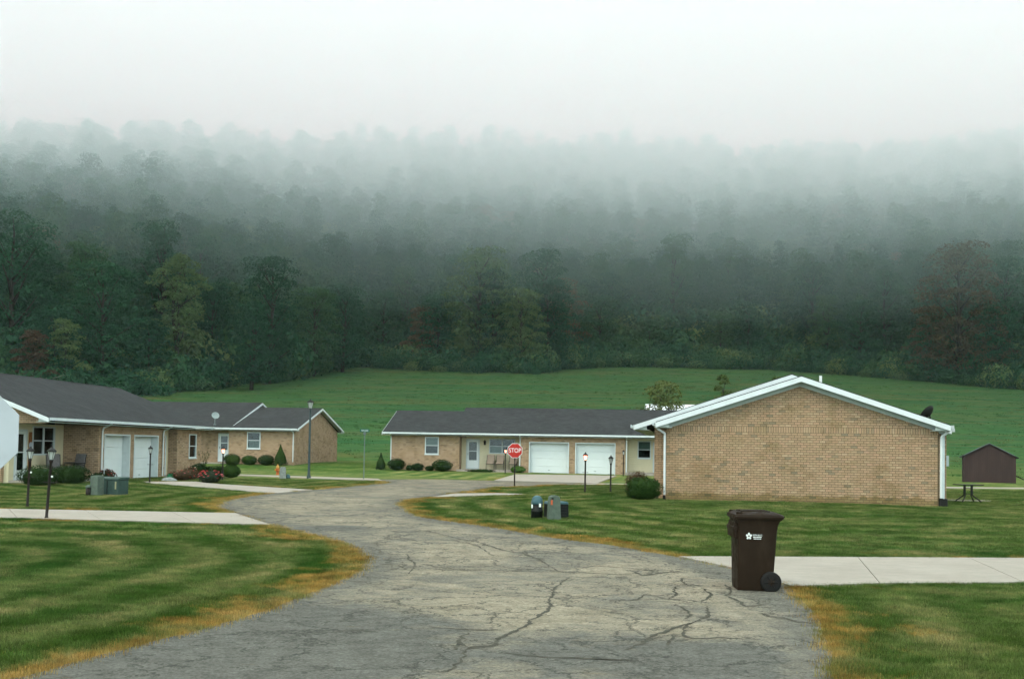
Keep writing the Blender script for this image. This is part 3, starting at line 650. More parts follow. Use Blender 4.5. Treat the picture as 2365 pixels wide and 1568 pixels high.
def gable_roof(parent, axis, a0, a1, e0, e1, er, ze, zr, th=.1, ends=(True, True), bb=.2, walls=None, over=.35, gut=(True, True)):
    """ridge along axis from a0 to a1; eaves at e0 and e1 (height ze), ridge at er (height zr)"""
    lo = ze+(zr-ze)*0
    m = MB()
    m.prism([(e0, ze), (er, zr), (er, zr-th), (e0, ze-th)], a0, a1, axis); roof = m.build('roof', 'shingles', parent)
    m = MB(); m.prism([(e1, ze), (er, zr), (er, zr-th), (e1, ze-th)], a0, a1, axis); m.build('roof', 'shingles', parent)
    m = MB(); m.prism([(er-.14, zr-.045), (er, zr+.018), (er+.14, zr-.045), (er+.14, zr-.06), (er, zr+.002), (er-.14, zr-.06)], a0, a1, axis); m.build('ridge_cap', 'shingles', roof)
    for i, (a, on) in enumerate(((a0, ends[0]), (a1, ends[1]))):
        if not on: continue
        s = -1 if i == 0 else 1; b0, b1 = sorted((a+s*.003, a+s*.035)); g0, g1_ = sorted((a-s*over, a+s*.002))
        for e in (e0, e1):
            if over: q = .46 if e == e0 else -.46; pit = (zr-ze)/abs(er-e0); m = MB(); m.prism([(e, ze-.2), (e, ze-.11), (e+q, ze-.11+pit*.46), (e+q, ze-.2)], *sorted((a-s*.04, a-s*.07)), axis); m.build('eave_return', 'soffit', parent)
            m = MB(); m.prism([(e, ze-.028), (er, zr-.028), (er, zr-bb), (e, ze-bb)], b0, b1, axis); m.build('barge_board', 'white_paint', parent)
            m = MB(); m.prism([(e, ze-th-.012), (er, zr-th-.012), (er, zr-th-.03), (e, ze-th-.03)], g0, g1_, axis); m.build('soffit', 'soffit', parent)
    for e, on, s in ((e0, gut[0], -1), (e1, gut[1], 1)):
        if not on: continue
        x0, x1 = sorted((e+s*.004, e+s*.115)); m = MB(); pr = [(x0, ze-.125), (x1, ze-.125), (x1, ze-.01), (x1-.012, ze-.01), (x1-.012, ze-.11), (x0+.012, ze-.11), (x0+.012, ze-.01), (x0, ze-.01)]
        m.prism(pr, a0+.02, a1-.02, axis); m.build('gutter', 'white_trim', parent)
        x0, x1 = sorted((e, e-s*.55)); m = MB()
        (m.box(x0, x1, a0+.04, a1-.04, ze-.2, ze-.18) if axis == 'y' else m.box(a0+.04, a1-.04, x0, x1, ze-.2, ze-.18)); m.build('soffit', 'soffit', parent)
    return roof
def gable_wall(name, mat, parent, axis, a, e0, e1, er, z0, ze, zr, th=.2, s=1):
    p0, p1 = sorted((a, a+s*th)); m = MB(); m.prism([(e0, z0), (e0, ze), (er, zr), (e1, ze), (e1, z0)], p0, p1, axis); return m.build(name, mat, parent)
def vec_house(px, py, Yd, deg):
    d = ray(px, py); t = Yd/d.y; return Vector((d.x*t, Yd, CAMZ+d.z*t)), -math.radians(deg)

# --- the near gable house, single bricks
o_, rz = vec_house(1538, 1150, 34.3, 10)
near = thing('brick_house', 'nearest brick house with broad tan brick gable facing the road and white barge boards', 'house', o_, rz)
Wn, pitch = 8.86, .334; ridge = 4.20; rx = Wn/2
zt = lambda x: ridge-pitch*abs(x-rx)
gable_wall('wall', 'mortar', near, 'y', 0, 0, Wn, rx, -.5, zt(0)-.12, ridge-.12, .2, 1)
for x0, x1 in ((0, .2), (Wn-.2, Wn)): m = MB(); m.box(x0+.001, x1-.001, .2, 1.2, -.5, 2.5); m.build('side_wall', 'brick_coursed', near)
gable_roof(near, 'y', -.38, 1.5, -.37, Wn+.27, rx, ridge-pitch*(rx+.32), ridge, ends=(True, False))
for a_, b_ in ((0, rx), (Wn, rx)):
    m = MB(); m.prism([(a_, zt(a_)-.16), (b_, ridge-.16), (b_, ridge-.335), (a_, zt(a_)-.335)], -.035, -.012, 'y'); m.build('frieze_board', 'soffit', near)
near_wall = [c for c in near.children if c.name.startswith('wall')][0]
bl, bh, jt = .203, .0813, .013
proto = MB().box(0, bl-jt, -.009, .03, 0, bh-jt).mesh('brick', bevel=.0025); proto.materials.append(M['brick_single'])
half = MB().box(0, bl/2-jt, -.009, .03, 0, bh-jt).mesh('half_brick', bevel=.0025); half.materials.append(M['brick_single'])
sold = MB().box(0, bh-jt, -.009, .03, 0, bl-jt).mesh('soldier_brick', bevel=.0025); sold.materials.append(M['brick_single'])
cells = []; z = -.30; row = 0; sz0 = None
while z < ridge-.2:
    if sz0 is None and z > 2.24:
        sz0 = z; k = 0
        while k*bh < Wn-bh*.5:
            if z+bl < zt(k*bh+bh/2)-.12: cells.append((k*bh, z, sold, bh, bl))
            k += 1
        z += bl; row += 1; continue
    x = 0.0 if row % 2 == 0 else -bl/2
    while x < Wn-.03:
        a = x; me_ = proto; ww = bl
        if x < -.01: a, me_, ww = 0.0, half, bl/2
        elif x+bl > Wn+.03: me_, ww = half, bl/2
        if z+bh*.5 < zt(a+ww/2)-.16 and a+ww <= Wn+.05: cells.append((a, z, me_, ww, bh))
        x += bl
    z += bh; row += 1
cells.sort(key=lambda c: (-(c[1] > .06), -c[0]))
whole = [c for c in cells if c[2] is proto and c[1] > .06]
singles = whole[:300]; sset = {id(c) for c in singles}
for a, z, me_, *_ in singles:
    b = bpy.data.objects.new('brick', me_); col.objects.link(b); b.parent = near; b.location = (a, rng.uniform(-.002, .002), z)
VV = []; FF = []; AT = []; kk = 0
cache = {}
for me_ in (proto, half, sold): cache[me_.name] = (mverts(me_), [tuple(p.vertices) for p in me_.polygons])
for c in cells:
    if id(c) in sset: continue
    v, f = cache[c[2].name]; VV.append(v+np.array((c[0], rng.uniform(-.002, .002), c[1]))); FF += [tuple(i+kk for i in q) for q in f]; AT += [rng.uniform(0, 1)]*len(v); kk += len(v)
me = bpy.data.meshes.new('brickwork'); me.from_pydata(np.concatenate(VV).tolist(), [], FF); fattr(me, 'bv', AT); me.materials.append(M['brick_single'])
kind(obj('brickwork', me, None, near), 'stuff')
# the second unit behind it, a little wider
rr = 4.25; rz2 = 4.36
gable_wall('wall', 'brick_coursed', near, 'y', 1.2, -.45, 9.38, rr, -.5, 2.55, rz2-.14, .2, 1)
m = MB(); m.box(-.45, -.25, 1.4, 13, -.5, 2.5); m.build('side_wall', 'brick_coursed', near)
m = MB(); m.box(9.18, 9.38, 1.4, 13, -.5, 2.5); m.build('side_wall', 'cream_siding', near)
gable_roof(near, 'y', .95, 13.3, -1.18, 9.48, rr, rz2-.334*(rr+1.18), rz2)
downspout(near, [(-.43, -.2, 2.50), (-.28, -.12, 2.36), (-.06, -.06, 2.22), (-.06, -.05, 2.1), (-.055, -.05, .12)])
downspout(near, [(Wn+.34, -.2, 2.50), (Wn+.24, -.12, 2.38), (Wn+.06, -.06, 2.22), (Wn+.06, -.05, 2.1), (Wn+.055, -.05, .22)])
m = MB(); m.box(Wn+.012, Wn+.11, -.11, 0, -.1, .22); m.build('drain_boot', 'boot_black', near, bevel=.01)
m = MB(); m.box(-.11, -.012, -.11, 0, -.1, .1); m.build('drain_boot', 'boot_black', near, bevel=.01)
m = MB(); m.box(Wn+.10, Wn+.19, .05, .13, .2, 2.32); m.build('corner_trim', 'white_trim', near)
m = MB(); m.box(Wn+.02, Wn+.28, .02, .3, -.1, .2); m.build('drain_boot', 'boot_black', near, bevel=.015)
m = MB(); m.tube([(5.25, 1.2, 3.8), (5.25, 1.2, 4.32)], .05, 10); m.build('vent_pipe', 'pipe_white', near)
m = MB(); m.box(9.385, 9.66, 2.0, 2.3, 1.25, 1.62); m.build('meter_box', 'meter_grey', near, bevel=.01)
def dish(name, parent, loc, rz, tilt, mat, r=.3, label=None):
    t = thing(name, label, 'satellite dish', loc, rz)
    m = MB(); m.lathe([(.02, 0), (r*.5, .02), (r*.8, .055), (r, .09), (r+.008, .088), (r*.8, .043), (r*.5, .006), (.02, -.012)], 20); me = m.mesh('reflector', True)
    me.transform(Matrix.Rotation(math.radians(90-tilt), 4, 'X')); me.transform(Matrix.Translation((0, 0, .62))); obj('reflector', me, mat, t)
    m = MB().tube([(0, .08, 0), (0, .10, .35), (0, .04, .60)], .022, 8); m.build('mast', mat, t)
    m = MB().tube([(0, 0, .46), (0, -.26, .42), (0, -.36, .55)], .014, 6); m.box(-.035, .035, -.40, -.32, .52, .62); m.build('feed_arm', mat, t)
    m = MB().box(-.09, .09, .0, .2, -.03, .012); m.build('foot', mat, t)
    return t
nw = near.matrix_basis
near_m = Matrix.Translation(o_) @ Matrix.Rotation(rz, 4, 'Z')
p = near_m @ Vector((8.93, 1.75, 2.42)); dish('satellite_dish', None, p, math.radians(215), 35, 'boot_black', .30, 'dark satellite dish on the roof slope of the nearest brick house')

# --- the far house across the lane (frontal, two white garage doors)
o_, rz = vec_house(903, 1084, 69.5, 5)
far = thing('brick_house', 'long low brick house across the lane with two white garage doors', 'house', o_, rz)
far_m = Matrix.Translation(o_) @ Matrix.Rotation(rz, 4, 'Z')
fx = Fr('x', 0, -1); fc = Fr('x', 1.2, -1)
ez = 2.62
wall('wall', 'brick_coursed', far, 'x', 0, 0, 4.78, -.6, 2.45, [(2.36, 3.33, 1.11, 2.32)])
wall('wall', 'brick_coursed', far, 'x', 0, 9.05, 16.2, -.6, 2.45, [(9.62, 12.38, -.7, 2.08), (12.8, 15.55, -.7, 2.08)])
wall('wall', 'cream_siding', far, 'x', 1.2, 4.78, 9.05, -.6, 2.45, [(5.1, 6.05, .12, 2.22), (6.72, 8.57, 1.22, 2.27)])
wall('wall', 'cream_siding', far, 'x', 1.2, 16.2, 19.2, -.6, 2.45, [(17.1, 18.02, 1.06, 2.27), (18.15, 19.0, .1, 2.2)])
wall('wall', 'brick_coursed', far, 'x', 0, 19.2, 25, -.6, 2.45)
for x, y0, y1, mt in ((0, .2, 9, 'brick_coursed'), (4.58, .2, 1.2, 'brick_coursed'), (9.05, .2, 1.2, 'brick_coursed'), (16.0, .2, 1.2, 'brick_coursed'), (19.2, .2, 1.2, 'brick_coursed'), (24.8, .2, 10.9, 'brick_coursed')):
    m = MB(); m.box(x, x+.2, y0, y1, -.6, 2.449); m.build('side_wall', mt, far)
m = MB(); m.box(0, 4.7, 8.8, 9, -.6, 2.45); m.box(4.7, 24.8, 10.7, 10.9, -.6, 2.45); m.build('rear_wall', 'brick_coursed', far)
window(far, fx, 2.36, 3.33, 1.11, 2.32, 1, lace=((0, 1),)); window(far, fc, 6.72, 8.57, 1.22, 2.27, 2, lace=((0, 0),), sill=False); window(far, fc, 17.1, 18.02, 1.06, 2.27, 1, lace=((0, 1),))
storm_door(far, fc, 5.1, 6.05, .12, 2.22, .5); storm_door(far, fc, 18.15, 19.0, .1, 2.2, .3)
garage_door(far, fx, 9.62, 12.38, -.12, 2.08); garage_door(far, fx, 12.8, 15.55, -.12, 2.08)
zr1, yr1 = 4.28, 4.5; zr2, yr2 = 4.60, 5.46
gable_roof(far, 'x', -.56, 4.6, -.5, 9.5, yr1, ez, zr1, ends=(True, False))
gable_roof(far, 'x', 4.45, 25.4, -.5, 11.42, yr2, ez+.004, zr2, ends=(False, True), bb=.12)
for e, rr_, zz in ((0, yr1, zr1), (4.9, yr2, zr2), (25, yr2, zr2)): gable_wall('gable_wall', 'brick_coursed', far, 'x', e, .2 if e else 0, rr_*2-.2, rr_, 2.3, 2.50, zz-.14, .2, 1 if e < 25 else -1)
for x in (-.02, 9.0, 16.3, 18.9): downspout(far, [(x, -.5, 2.5), (x, -.3, 2.42), (x, -.06, 2.3), (x, -.05, 2.1), (x, -.05, .1)])
m = MB(); m.box(4.65, 9.05, -.45, 1.2, -.4, .11); m.build('porch_slab', 'concrete', far, bevel=.01)
m = MB(); m.box(16.2, 19.2, -.45, 1.2, -.4, .09); m.build('porch_slab', 'concrete', far, bevel=.01)
m = MB(); m.lathe([(.02, -.16), (.07, -.12), (.08, .05), (.10, .08), (.03, .16), (.02, .2)], 8, (6.42, 1.1, 1.98)); m.box(6.39, 6.45, 1.1, 1.2, 1.95, 2.02); m.build('wall_lamp', 'black_iron', far)

# --- the house behind at the left (frontal, gable end to the right)
o_, rz = vec_house(679, 1070, 71.5, 10)
back = thing('brick_house', 'brick house with lower wing and gable end behind the hydrant and tall street lamp', 'house', o_, rz)
back_m = Matrix.Translation(o_) @ Matrix.Rotation(rz, 4, 'Z')
wall('wall', 'brick_coursed', back, 'x', 0, -5.05, 0, -.9, 2.4, [(-3.63, -2.6, 1.0, 2.22)])
window(back, fx, -3.63, -2.6, 1.0, 2.22, 1, lace=((0, 0),))
wall('wall', 'brick_coursed', back, 'x', 1.0, -9.4, -5.05, -.9, 2.4, [(-6.35, -5.42, 0, 2.1)])
fb = Fr('x', 1.0, -1); storm_door(back, fb, -6.35, -5.42, 0, 2.1, .75)
wall('wall', 'brick_coursed', back, 'x', 0, -16.5, -9.4, -.9, 2.4)
for x, y0, y1 in ((-5.05, .2, 1.0), (-9.6, .2, 1.0), (-16.5, .2, 10)): m = MB(); m.box(x, x+.2, y0, y1, -.9, 2.399); m.build('side_wall', 'brick_coursed', back)
gable_wall('wall', 'brick_coursed', back, 'x', 0, .2, 8.85, 4.42, -.9, 2.40, 4.02, .2, -1)
m = MB(); m.box(-16.5, -5, 9.9, 10.1, -.9, 2.4); m.box(-5, -.2, 8.65, 8.85, -.9, 2.4); m.build('rear_wall', 'brick_coursed', back)
ez = 2.50
gable_roof(back, 'x', -4.95, .38, -.45, 9.3, 4.42, ez, 4.15, ends=(False, True), bb=.17)
gable_roof(back, 'x', -17, -4.75, -.47, 10.45, 5.0, ez+.006, 4.55, ends=(True, True), bb=.17)
gable_wall('gable_wall', 'brick_coursed', back, 'x', -5.1, .2, 9.9, 5.0, 2.3, 2.4, 4.4, .2, -1)
downspout(back, [(-.12, -.45, 2.4), (-.1, -.25, 2.32), (-.08, -.06, 2.2), (-.08, -.05, 2.0), (-.08, -.05, .1)])
m = MB(); m.box(-9.4, -5.1, -.3, 1.0, -.9, -.05); m.build('porch_slab', 'concrete', back)

# --- the house at the left edge (its long side runs away from the road)
o_, rz = vec_house(238, 1109, 45, 5); o_.z = 0
left = thing('brick_house', 'brick house with two white garage doors and wrought iron porch furniture behind the utility boxes', 'house', o_, rz)
left_m = Matrix.Translation(o_) @ Matrix.Rotation(rz, 4, 'Z')
fy = Fr('y', 0, 1); fp = Fr('y', -1.65, 1); fe = Fr('y', -.5, 1)
wall('wall', 'brick_coursed', left, 'y', 0, -.5, 6.35, -.7, 2.45, [(0, 2.5, -.8, 2.10), (2.9, 5.55, -.8, 2.10)], face=1)
wall('wall', 'brick_coursed', left, 'y', 0, 7.83, 11.0, -.7, 2.45, [(9.34, 10.34, .93, 2.24)], face=1)
wall('wall', 'cream_siding', left, 'y', -.5, 6.35, 7.83, -.7, 2.45, [(6.5, 7.55, .05, 2.15)], face=1)
wall('wall', 'cream_siding', left, 'y', -1.65, -4.6, -.5, -.7, 2.45, [(-2.97, -1.22, 1.12, 2.36), (-4.25, -3.36, .1, 2.2)], face=1)
m = MB(); m.box(-1.85, -.2, -.5, -.3, -.7, 2.449); m.build('side_wall', 'brick_coursed', left)
m = MB(); m.box(-.5, -.2, 6.15, 6.35, -.7, 2.449); m.box(-.7, -.2, 7.83, 8.03, -.7, 2.449); m.build('side_wall', 'brick_coursed', left)
m = MB(); m.box(-10, -9.8, -4.6, 11, -.7, 2.45); m.build('rear_wall', 'brick_coursed', left)
gable_wall('wall', 'brick_coursed', left, 'y', -4.8, -10, -1.85, -5, -.7, 2.45, 4.5, .2, 1)
gable_wall('wall', 'brick_coursed', left, 'y', 11.0, -10, -.2, -5, -.7, 2.45, 4.5, .2, -1)
m = MB(); m.prism([(-5, 2.45), (-5, 4.45), (0, 2.56), (0, 2.45)], -4.85, -4.62); m.build('gable_wall', 'brick_coursed', left)
window(left, fp, -2.97, -1.22, 1.12, 2.36, 2, sill=False); window(left, fy, 9.34, 10.34, .93, 2.24, 1, lace=((0, 0), (0, 1)))
storm_door(left, fp, -4.25, -3.36, .1, 2.2, .3); storm_door(left, fe, 6.5, 7.55, .05, 2.15, .3)
garage_door(left, fy, 0, 2.5, -.12, 2.10); garage_door(left, fy, 2.9, 5.55, -.12, 2.10)
gable_roof(left, 'y', -5.46, 11.4, -10.5, .5, -5, 2.68, 4.78)
for y in (-.28, 6.0): downspout(left, [(.5, y, 2.56), (.32, y, 2.46), (.1, y, 2.36), (.06, y, 2.2), (.06, y, .05)])
m = MB(); m.box(-1.65, .25, -4.6, -.5, -.5, .1); m.build('porch_slab', 'concrete', left, bevel=.01)
m = MB(); m.box(-.5, .3, 6.4, 7.8, -.5, .04); m.build('porch_slab', 'concrete', left, bevel=.01)
m = MB(); m.box(-1.64, -1.6, -3.25, -3.05, .5, 2.1); c = m.build('banner', 'rust_orange', left)
m = MB(); m.lathe([(.13, 0), (.13, .02)], 14, (-1.6, -3.15, 1.55), 'x'); m.build('wall_clock', 'clock_face', left)
p = back_m @ Vector((-6.1, -.1, 2.72)); dish('satellite_dish', None, p, math.radians(28), 28, 'dish_grey', .27, 'grey satellite dish on an arm at the roof eave behind the unlit garage lamp')

# --- white roofed outbuilding on the field, brown shed
p = at(1600, 96); wr = thing('outbuilding', 'white metal roofed building behind the roof of the long house', 'building', (p.x, p.y, p.z), math.radians(-4))
xl = -4.1
zz = (1041-930)/F*96+CAMZ-p.z
wall('wall', 'white_paint', wr, 'x', 0, xl, 8, -1, zz-1.5); m = MB(); m.prism([(-.4, zz-1.35), (3.2, zz), (6.8, zz-1.35), (6.8, zz-1.45), (3.2, zz-.1), (-.4, zz-1.45)], xl-.3, 8.3, 'x'); m.build('roof', 'white_metal_roof', wr)
gable_wall('gable_wall', 'white_paint', wr, 'x', xl, .2, 6.2, 3.2, -1, zz-1.5, zz-.15, .2, 1); gable_wall('gable_wall', 'white_paint', wr, 'x', 8, .2, 6.2, 3.2, -1, zz-1.5, zz-.15, .2, -1)
p = hit(2224, 1114); s_ = F/58.0
sh = thing('garden_shed', 'small dark brown gabled shed standing on the lawn', 'shed', at(2224, 59.2), math.radians(-23))
wd_ = 2.82; m = MB(); m.prism([(0, -.2), (0, 1.55), (wd_/2, 2.26), (wd_, 1.55), (wd_, -.2)], 0, 2.6, 'y'); m.build('wall', 'shed_brown', sh)
for a, b in ((-.14, wd_/2), (wd_+.14, wd_/2)):
    m = MB(); m.prism([(a, 1.50), (b, 2.33), (b, 2.27), (a, 1.44)], -.1, 2.75, 'y'); m.build('roof', 'shingles', sh)
    m = MB(); m.prism([(a+(.2 if a < b else -.2), 1.62), (b, 2.335), (b, 2.30), (a+(.2 if a < b else -.2), 1.585)], -.13, -.103, 'y'); m.build('edge_trim', 'galv', sh)
m = MB(); m.add([(wd_+.02, .3, .45), (wd_+.95, .3, .0), (wd_+.95, 1.6, .0), (wd_+.02, 1.6, .45), (wd_+.02, .3, .40), (wd_+.95, .3, -.05), (wd_+.95, 1.6, -.05), (wd_+.02, 1.6, .40)], [(0,1,2,3),(7,6,5,4),(0,4,5,1),(1,5,6,2),(2,6,7,3),(3,7,4,0)]); m.build('ramp', 'brown_post', sh)

# ------------------------------------------------------------------ street furniture and small things
def on_ground(px, py): p = hit(px, py); return Vector((p.x, p.y, g1(p.x, p.y)))
def post_lamp(px, py, top, label, lit=False, lean=0.0, loc=None, ladder=True, ball=False, group='post lamps along the driveways'):
    p = loc if loc is not None else on_ground(px, py); h = (py-top)/F*p.y if loc is None else top
    t = thing('post_lamp', label, 'lamp post', p, random.uniform(0, 1), group); t.rotation_euler = (0, lean, t.rotation_euler.z)
    t.rotation_mode = 'ZYX'
    hp = h-.34
    m = MB().lathe([(.042, -.15), (.042, .05), (.034, .06), (.032, hp-.06), (.045, hp-.05), (.045, hp-.02), (.03, hp)], 12); m.build('post', 'brown_post', t, True)
    if ladder: m = MB().tube([(-.13, 0, hp*.62), (.13, 0, hp*.62)], .009, 6); m.build('crossbar', 'brown_post', t)
    L = MB(); k = 6
    for j in range(k):
        a = 2*math.pi*j/k; L.tube([(.045*math.cos(a), .045*math.sin(a), hp), (.088*math.cos(a), .088*math.sin(a), hp+.2)], .006, 4)
    L.lathe([(.05, hp-.005), (.055, hp), (.05, hp+.008)], 6); lan = L.build('lantern', 'black_iron', t)
    for j in range(k):
        a, b = 2*math.pi*j/k, 2*math.pi*(j+1)/k
        m = MB().add([(.044*math.cos(a), .044*math.sin(a), hp+.01), (.044*math.cos(b), .044*math.sin(b), hp+.01), (.086*math.cos(b), .086*math.sin(b), hp+.2), (.086*math.cos(a), .086*math.sin(a), hp+.2)], [(0, 1, 2, 3)])
        m.build('pane', 'lamp_glass_lit' if lit else 'lamp_glass', lan)
    m = MB().lathe([(.105, hp+.195), (.11, hp+.205), (.075, hp+.25), (.035, hp+.28), (.02, hp+.295), (.025, hp+.31), (.012, hp+.325), (.004, hp+.34)], 12); m.build('cap', 'black_iron', lan, True)
    m = MB().lathe([(.008, hp+.02), (.016, hp+.05), (.032, hp+.09), (.034, hp+.11), (.024, hp+.14), (.006, hp+.155)], 10); m.build('bulb', 'bulb' if lit else 'label_white', lan, True)
    if ball: m = MB().lathe([(.004, -.026), (.02, -.018), (.026, 0), (.02, .018), (.004, .026)], 10, (.05, -.03, hp*.72)); m.build('sensor', 'label_white', t, True)
    return t
post_lamp(107, 1198, 1029, 'unlit dark post lamp leaning beside the driveway, taller of the pair near the left lawn', lean=.05, ball=True)
post_lamp(63, 1171, 1030, 'unlit dark post lamp in front of the porch bushes beyond the driveway', lean=.025, ball=True)
post_lamp(345.5, 1114.7, 1028.6, 'unlit thin post lamp standing before the second garage door of the left house')
q = at(515, 47.5); post_lamp(0, 0, 1.62, 'lit orange post lamp rising behind the rose bush and hedge', True, loc=q)
q = far_m @ Vector((8.15, -1.6, 0)); q.z = g1(q.x, q.y); post_lamp(0, 0, 1.70, 'lit orange post lamp in the porch garden beside the stop sign', True, loc=q)
post_lamp(1351, 1136.5, 1043.5, 'lit orange post lamp on the lawn before the right hand white garage door', True)
post_lamp(1410, 1136.5, 1050.5, 'unlit thin post lamp on the lawn beside the lit one')
q = far_m @ Vector((16.05, -2.2, 0)); q.z = g1(q.x, q.y); post_lamp(0, 0, 1.75, 'unlit post lamp close to the right pier of the long house garage', loc=q)

p = on_ground(713, 1104.5); sl = thing('street_lamp', 'tall dark street lamp with a lantern head on the grass by the lane', 'street lamp', p); hh = (1104.5-922)/F*p.y
MB().lathe([(.11, -.1), (.11, .12), (.075, .2), (.065, .5), (.05, hh-.75), (.045, hh-.56), (.08, hh-.54), (.08, hh-.5), (.05, hh-.48)], 14).build('pole', 'pole_green', sl, True)
L = MB()
for j in range(6):
    a = 2*math.pi*j/6; L.tube([(.08*math.cos(a), .08*math.sin(a), hh-.48), (.155*math.cos(a), .155*math.sin(a), hh-.16)], .008, 4)
L.lathe([(.09, hh-.49), (.09, hh-.47)], 6); lan = L.build('lantern', 'black_iron', sl)
for j in range(6):
    a, b = 2*math.pi*j/6, 2*math.pi*(j+1)/6
    MB().add([(.078*math.cos(a), .078*math.sin(a), hh-.47), (.078*math.cos(b), .078*math.sin(b), hh-.47), (.152*math.cos(b), .152*math.sin(b), hh-.16), (.152*math.cos(a), .152*math.sin(a), hh-.16)], [(0, 1, 2, 3)]).build('pane', 'lamp_glass', lan)
MB().lathe([(.19, hh-.165), (.195, hh-.15), (.13, hh-.09), (.05, hh-.05), (.03, hh-.03), (.035, hh-.015), (.005, hh+.03)], 12).build('cap', 'black_iron', lan, True)

def octagon(r, y0, y1):
    pts = [(r*math.cos(math.pi/8+k*math.pi/4), r*math.sin(math.pi/8+k*math.pi/4)) for k in range(8)]; return MB().prism(pts, y0, y1, 'y')
def stop_sign(label, base, hc, width, rz, post=('brown_post', .03)):
    t = thing('stop_sign', label, 'road sign', base, rz); R = width/2/math.cos(math.pi/8)
    MB().box(-post[1], post[1], .004, .045, -.3, hc+width*.42).build('post', post[0], t)
    me = octagon(R, -.004, 0).mesh('back'); me.transform(Matrix.Translation((0, 0, hc))); pl = obj('plate', me, 'sign_back', t)
    me = octagon(R, -.008, -.005).mesh('border'); me.transform(Matrix.Translation((0, 0, hc))); obj('border', me, 'sign_white', t)
    me = octagon(R*.945, -.011, -.009).mesh('face'); me.transform(Matrix.Translation((0, 0, hc))); fc_ = obj('face', me, 'sign_red', t)
    me = text_mesh('STOP', width*.44, .0015, .80); me.transform(Matrix.Translation((0, -.0135, hc-.0)) @ Matrix.Rotation(math.pi/2, 4, 'X')); obj('lettering', me, 'sign_white', fc_)
    for z in (hc-width*.36, hc+width*.36): MB().lathe([(.011, -.018), (.011, -.008)], 8, (0, 0, z), 'y').build('bolt', 'galv', t)
    return t
p = on_ground(1188, 1124); wdt = 33.6/F*p.y; stop_sign('red STOP sign facing the road on a thin dark post at the junction', p, (1124-1040.6)/F*p.y, wdt, math.radians(-2))
# the back of another stop sign, close by at the left edge
Yn = 8.4; dv = ray(-66, 1000); xs = dv.x*Yn/dv.y; zc = CAMZ+dv.z*Yn/dv.y
stop_sign('back of a pale octagonal sign, close by and cut off by the picture edge', Vector((xs, Yn, g1(xs, Yn))), zc-g1(xs, Yn), .765, math.radians(180+4), ('galv', .03))

p = on_ground(840, 1108); ns = thing('street_name_sign', 'small green street name sign on a thin grey post by the lane', 'street sign', p, math.radians(4)); zb = (1108-994.5)/F*p.y
MB().tube([(0, 0, -.2), (0, 0, zb-.10)], .026, 8).build('post', 'galv', ns)
bd = MB().box(-.245, .245, -.008, .008, zb-.07, zb+.08).build('name_board', 'sign_green', ns)
me = text_mesh('ADELAIDE', .088, .001, .92); me.transform(Matrix.Translation((0, -.0105, zb+.003)) @ Matrix.Rotation(math.pi/2, 4, 'X')); obj('lettering', me, 'sign_white', bd)
me = MB().box(-.22, .22, -.008, .008, zb-.21, zb-.08).mesh('b'); me.transform(Matrix.Rotation(math.radians(78), 4, 'Z')); obj('name_board', me, 'galv', ns)
MB().box(-.03, .03, -.03, .03, zb-.1, zb-.06).build('bracket', 'galv', ns)

p = on_ground(641, 1096.5); k = (1096.5-1071.6)/F*p.y/.76
hy = thing('fire_hydrant', 'orange fire hydrant on the grass before the conical shrub', 'hydrant', p); hy.scale = (k, k, k)
MB().lathe([(.13, -.05), (.13, .03), (.10, .04), (.095, .42), (.12, .43), (.12, .46), (.10, .47)], 14).build('barrel', 'hydrant_orange', hy, True)
MB().lathe([(.115, .47), (.12, .50), (.11, .58), (.07, .65), (.035, .68), (.035, .74), (.01, .76)], 14).build('bonnet', 'hydrant_yellow', hy, True)
for s in (-1, 1): MB().lathe([(.06, s*.08), (.06, s*.15), (.07, s*.15), (.07, s*.19), (.03, s*.20), (.03, s*.23)], 10, (0, 0, .36), 'x').build('nozzle', 'hydrant_yellow', hy, True)
MB().lathe([(.08, -.08), (.08, -.15), (.09, -.15), (.09, -.20), (.03, -.21)], 10, (0, 0, .32), 'y').build('nozzle', 'hydrant_orange', hy, True)

def rbox(w, d, h, bev, z0=-.1): return MB().box(-w/2, w/2, -d/2, d/2, z0, h)
def cabinet(name, label, px, py, w, d, h, mat, rz=0, cap=None, group='utility boxes', Yd=None, flat=True):
    p = on_ground(px, py) if Yd is None else at(px, Yd); t = thing(name, label, 'utility box', p, rz, group)
    rbox(w, d, h-.03, .02).build('housing', mat, t, bevel=.02)
    MB().box(-w/2-.012, w/2+.012, -d/2-.012, d/2+.012, h-.035, h).build('lid', cap or mat, t, bevel=.012)
    return t
ug = 'utility boxes on the lawn by the road'
p = on_ground(1279, 1199.5)
t = thing('utility_pedestal', 'tall grey green utility pedestal with an orange sticker, middle of its trio', 'utility box', p, math.radians(12), ug)
m = MB(); m.prism([(-.17, -.1), (-.16, .0), (-.135, .50), (-.115, .58), (-.06, .61), (.06, .61), (.115, .58), (.135, .50), (.16, 0), (.17, -.1)], -.13, .13, 'y'); m.build('housing', 'cabinet_grey', t, bevel=.015)
MB().box(-.118, -.07, -.137, -.132, .38, .5).build('sticker', 'label_orange', t); MB().box(-.10, -.05, -.14, -.13, .52, .56).build('latch', 'black_iron', t)
p = at(1242, 25.6); t = thing('utility_pedestal', 'dark round utility pedestal with a teal domed top and white labels', 'utility box', p, 0, ug)
MB().lathe([(.15, -.1), (.15, .17), (.16, .18), (.16, .20), (.145, .21), (.14, .40)], 20).build('housing', 'dark_plastic', t, True)
MB().lathe([(.148, .36), (.15, .42), (.135, .50), (.095, .56), (.04, .585), (.005, .59)], 20).build('dome', 'dome_teal', t, True)
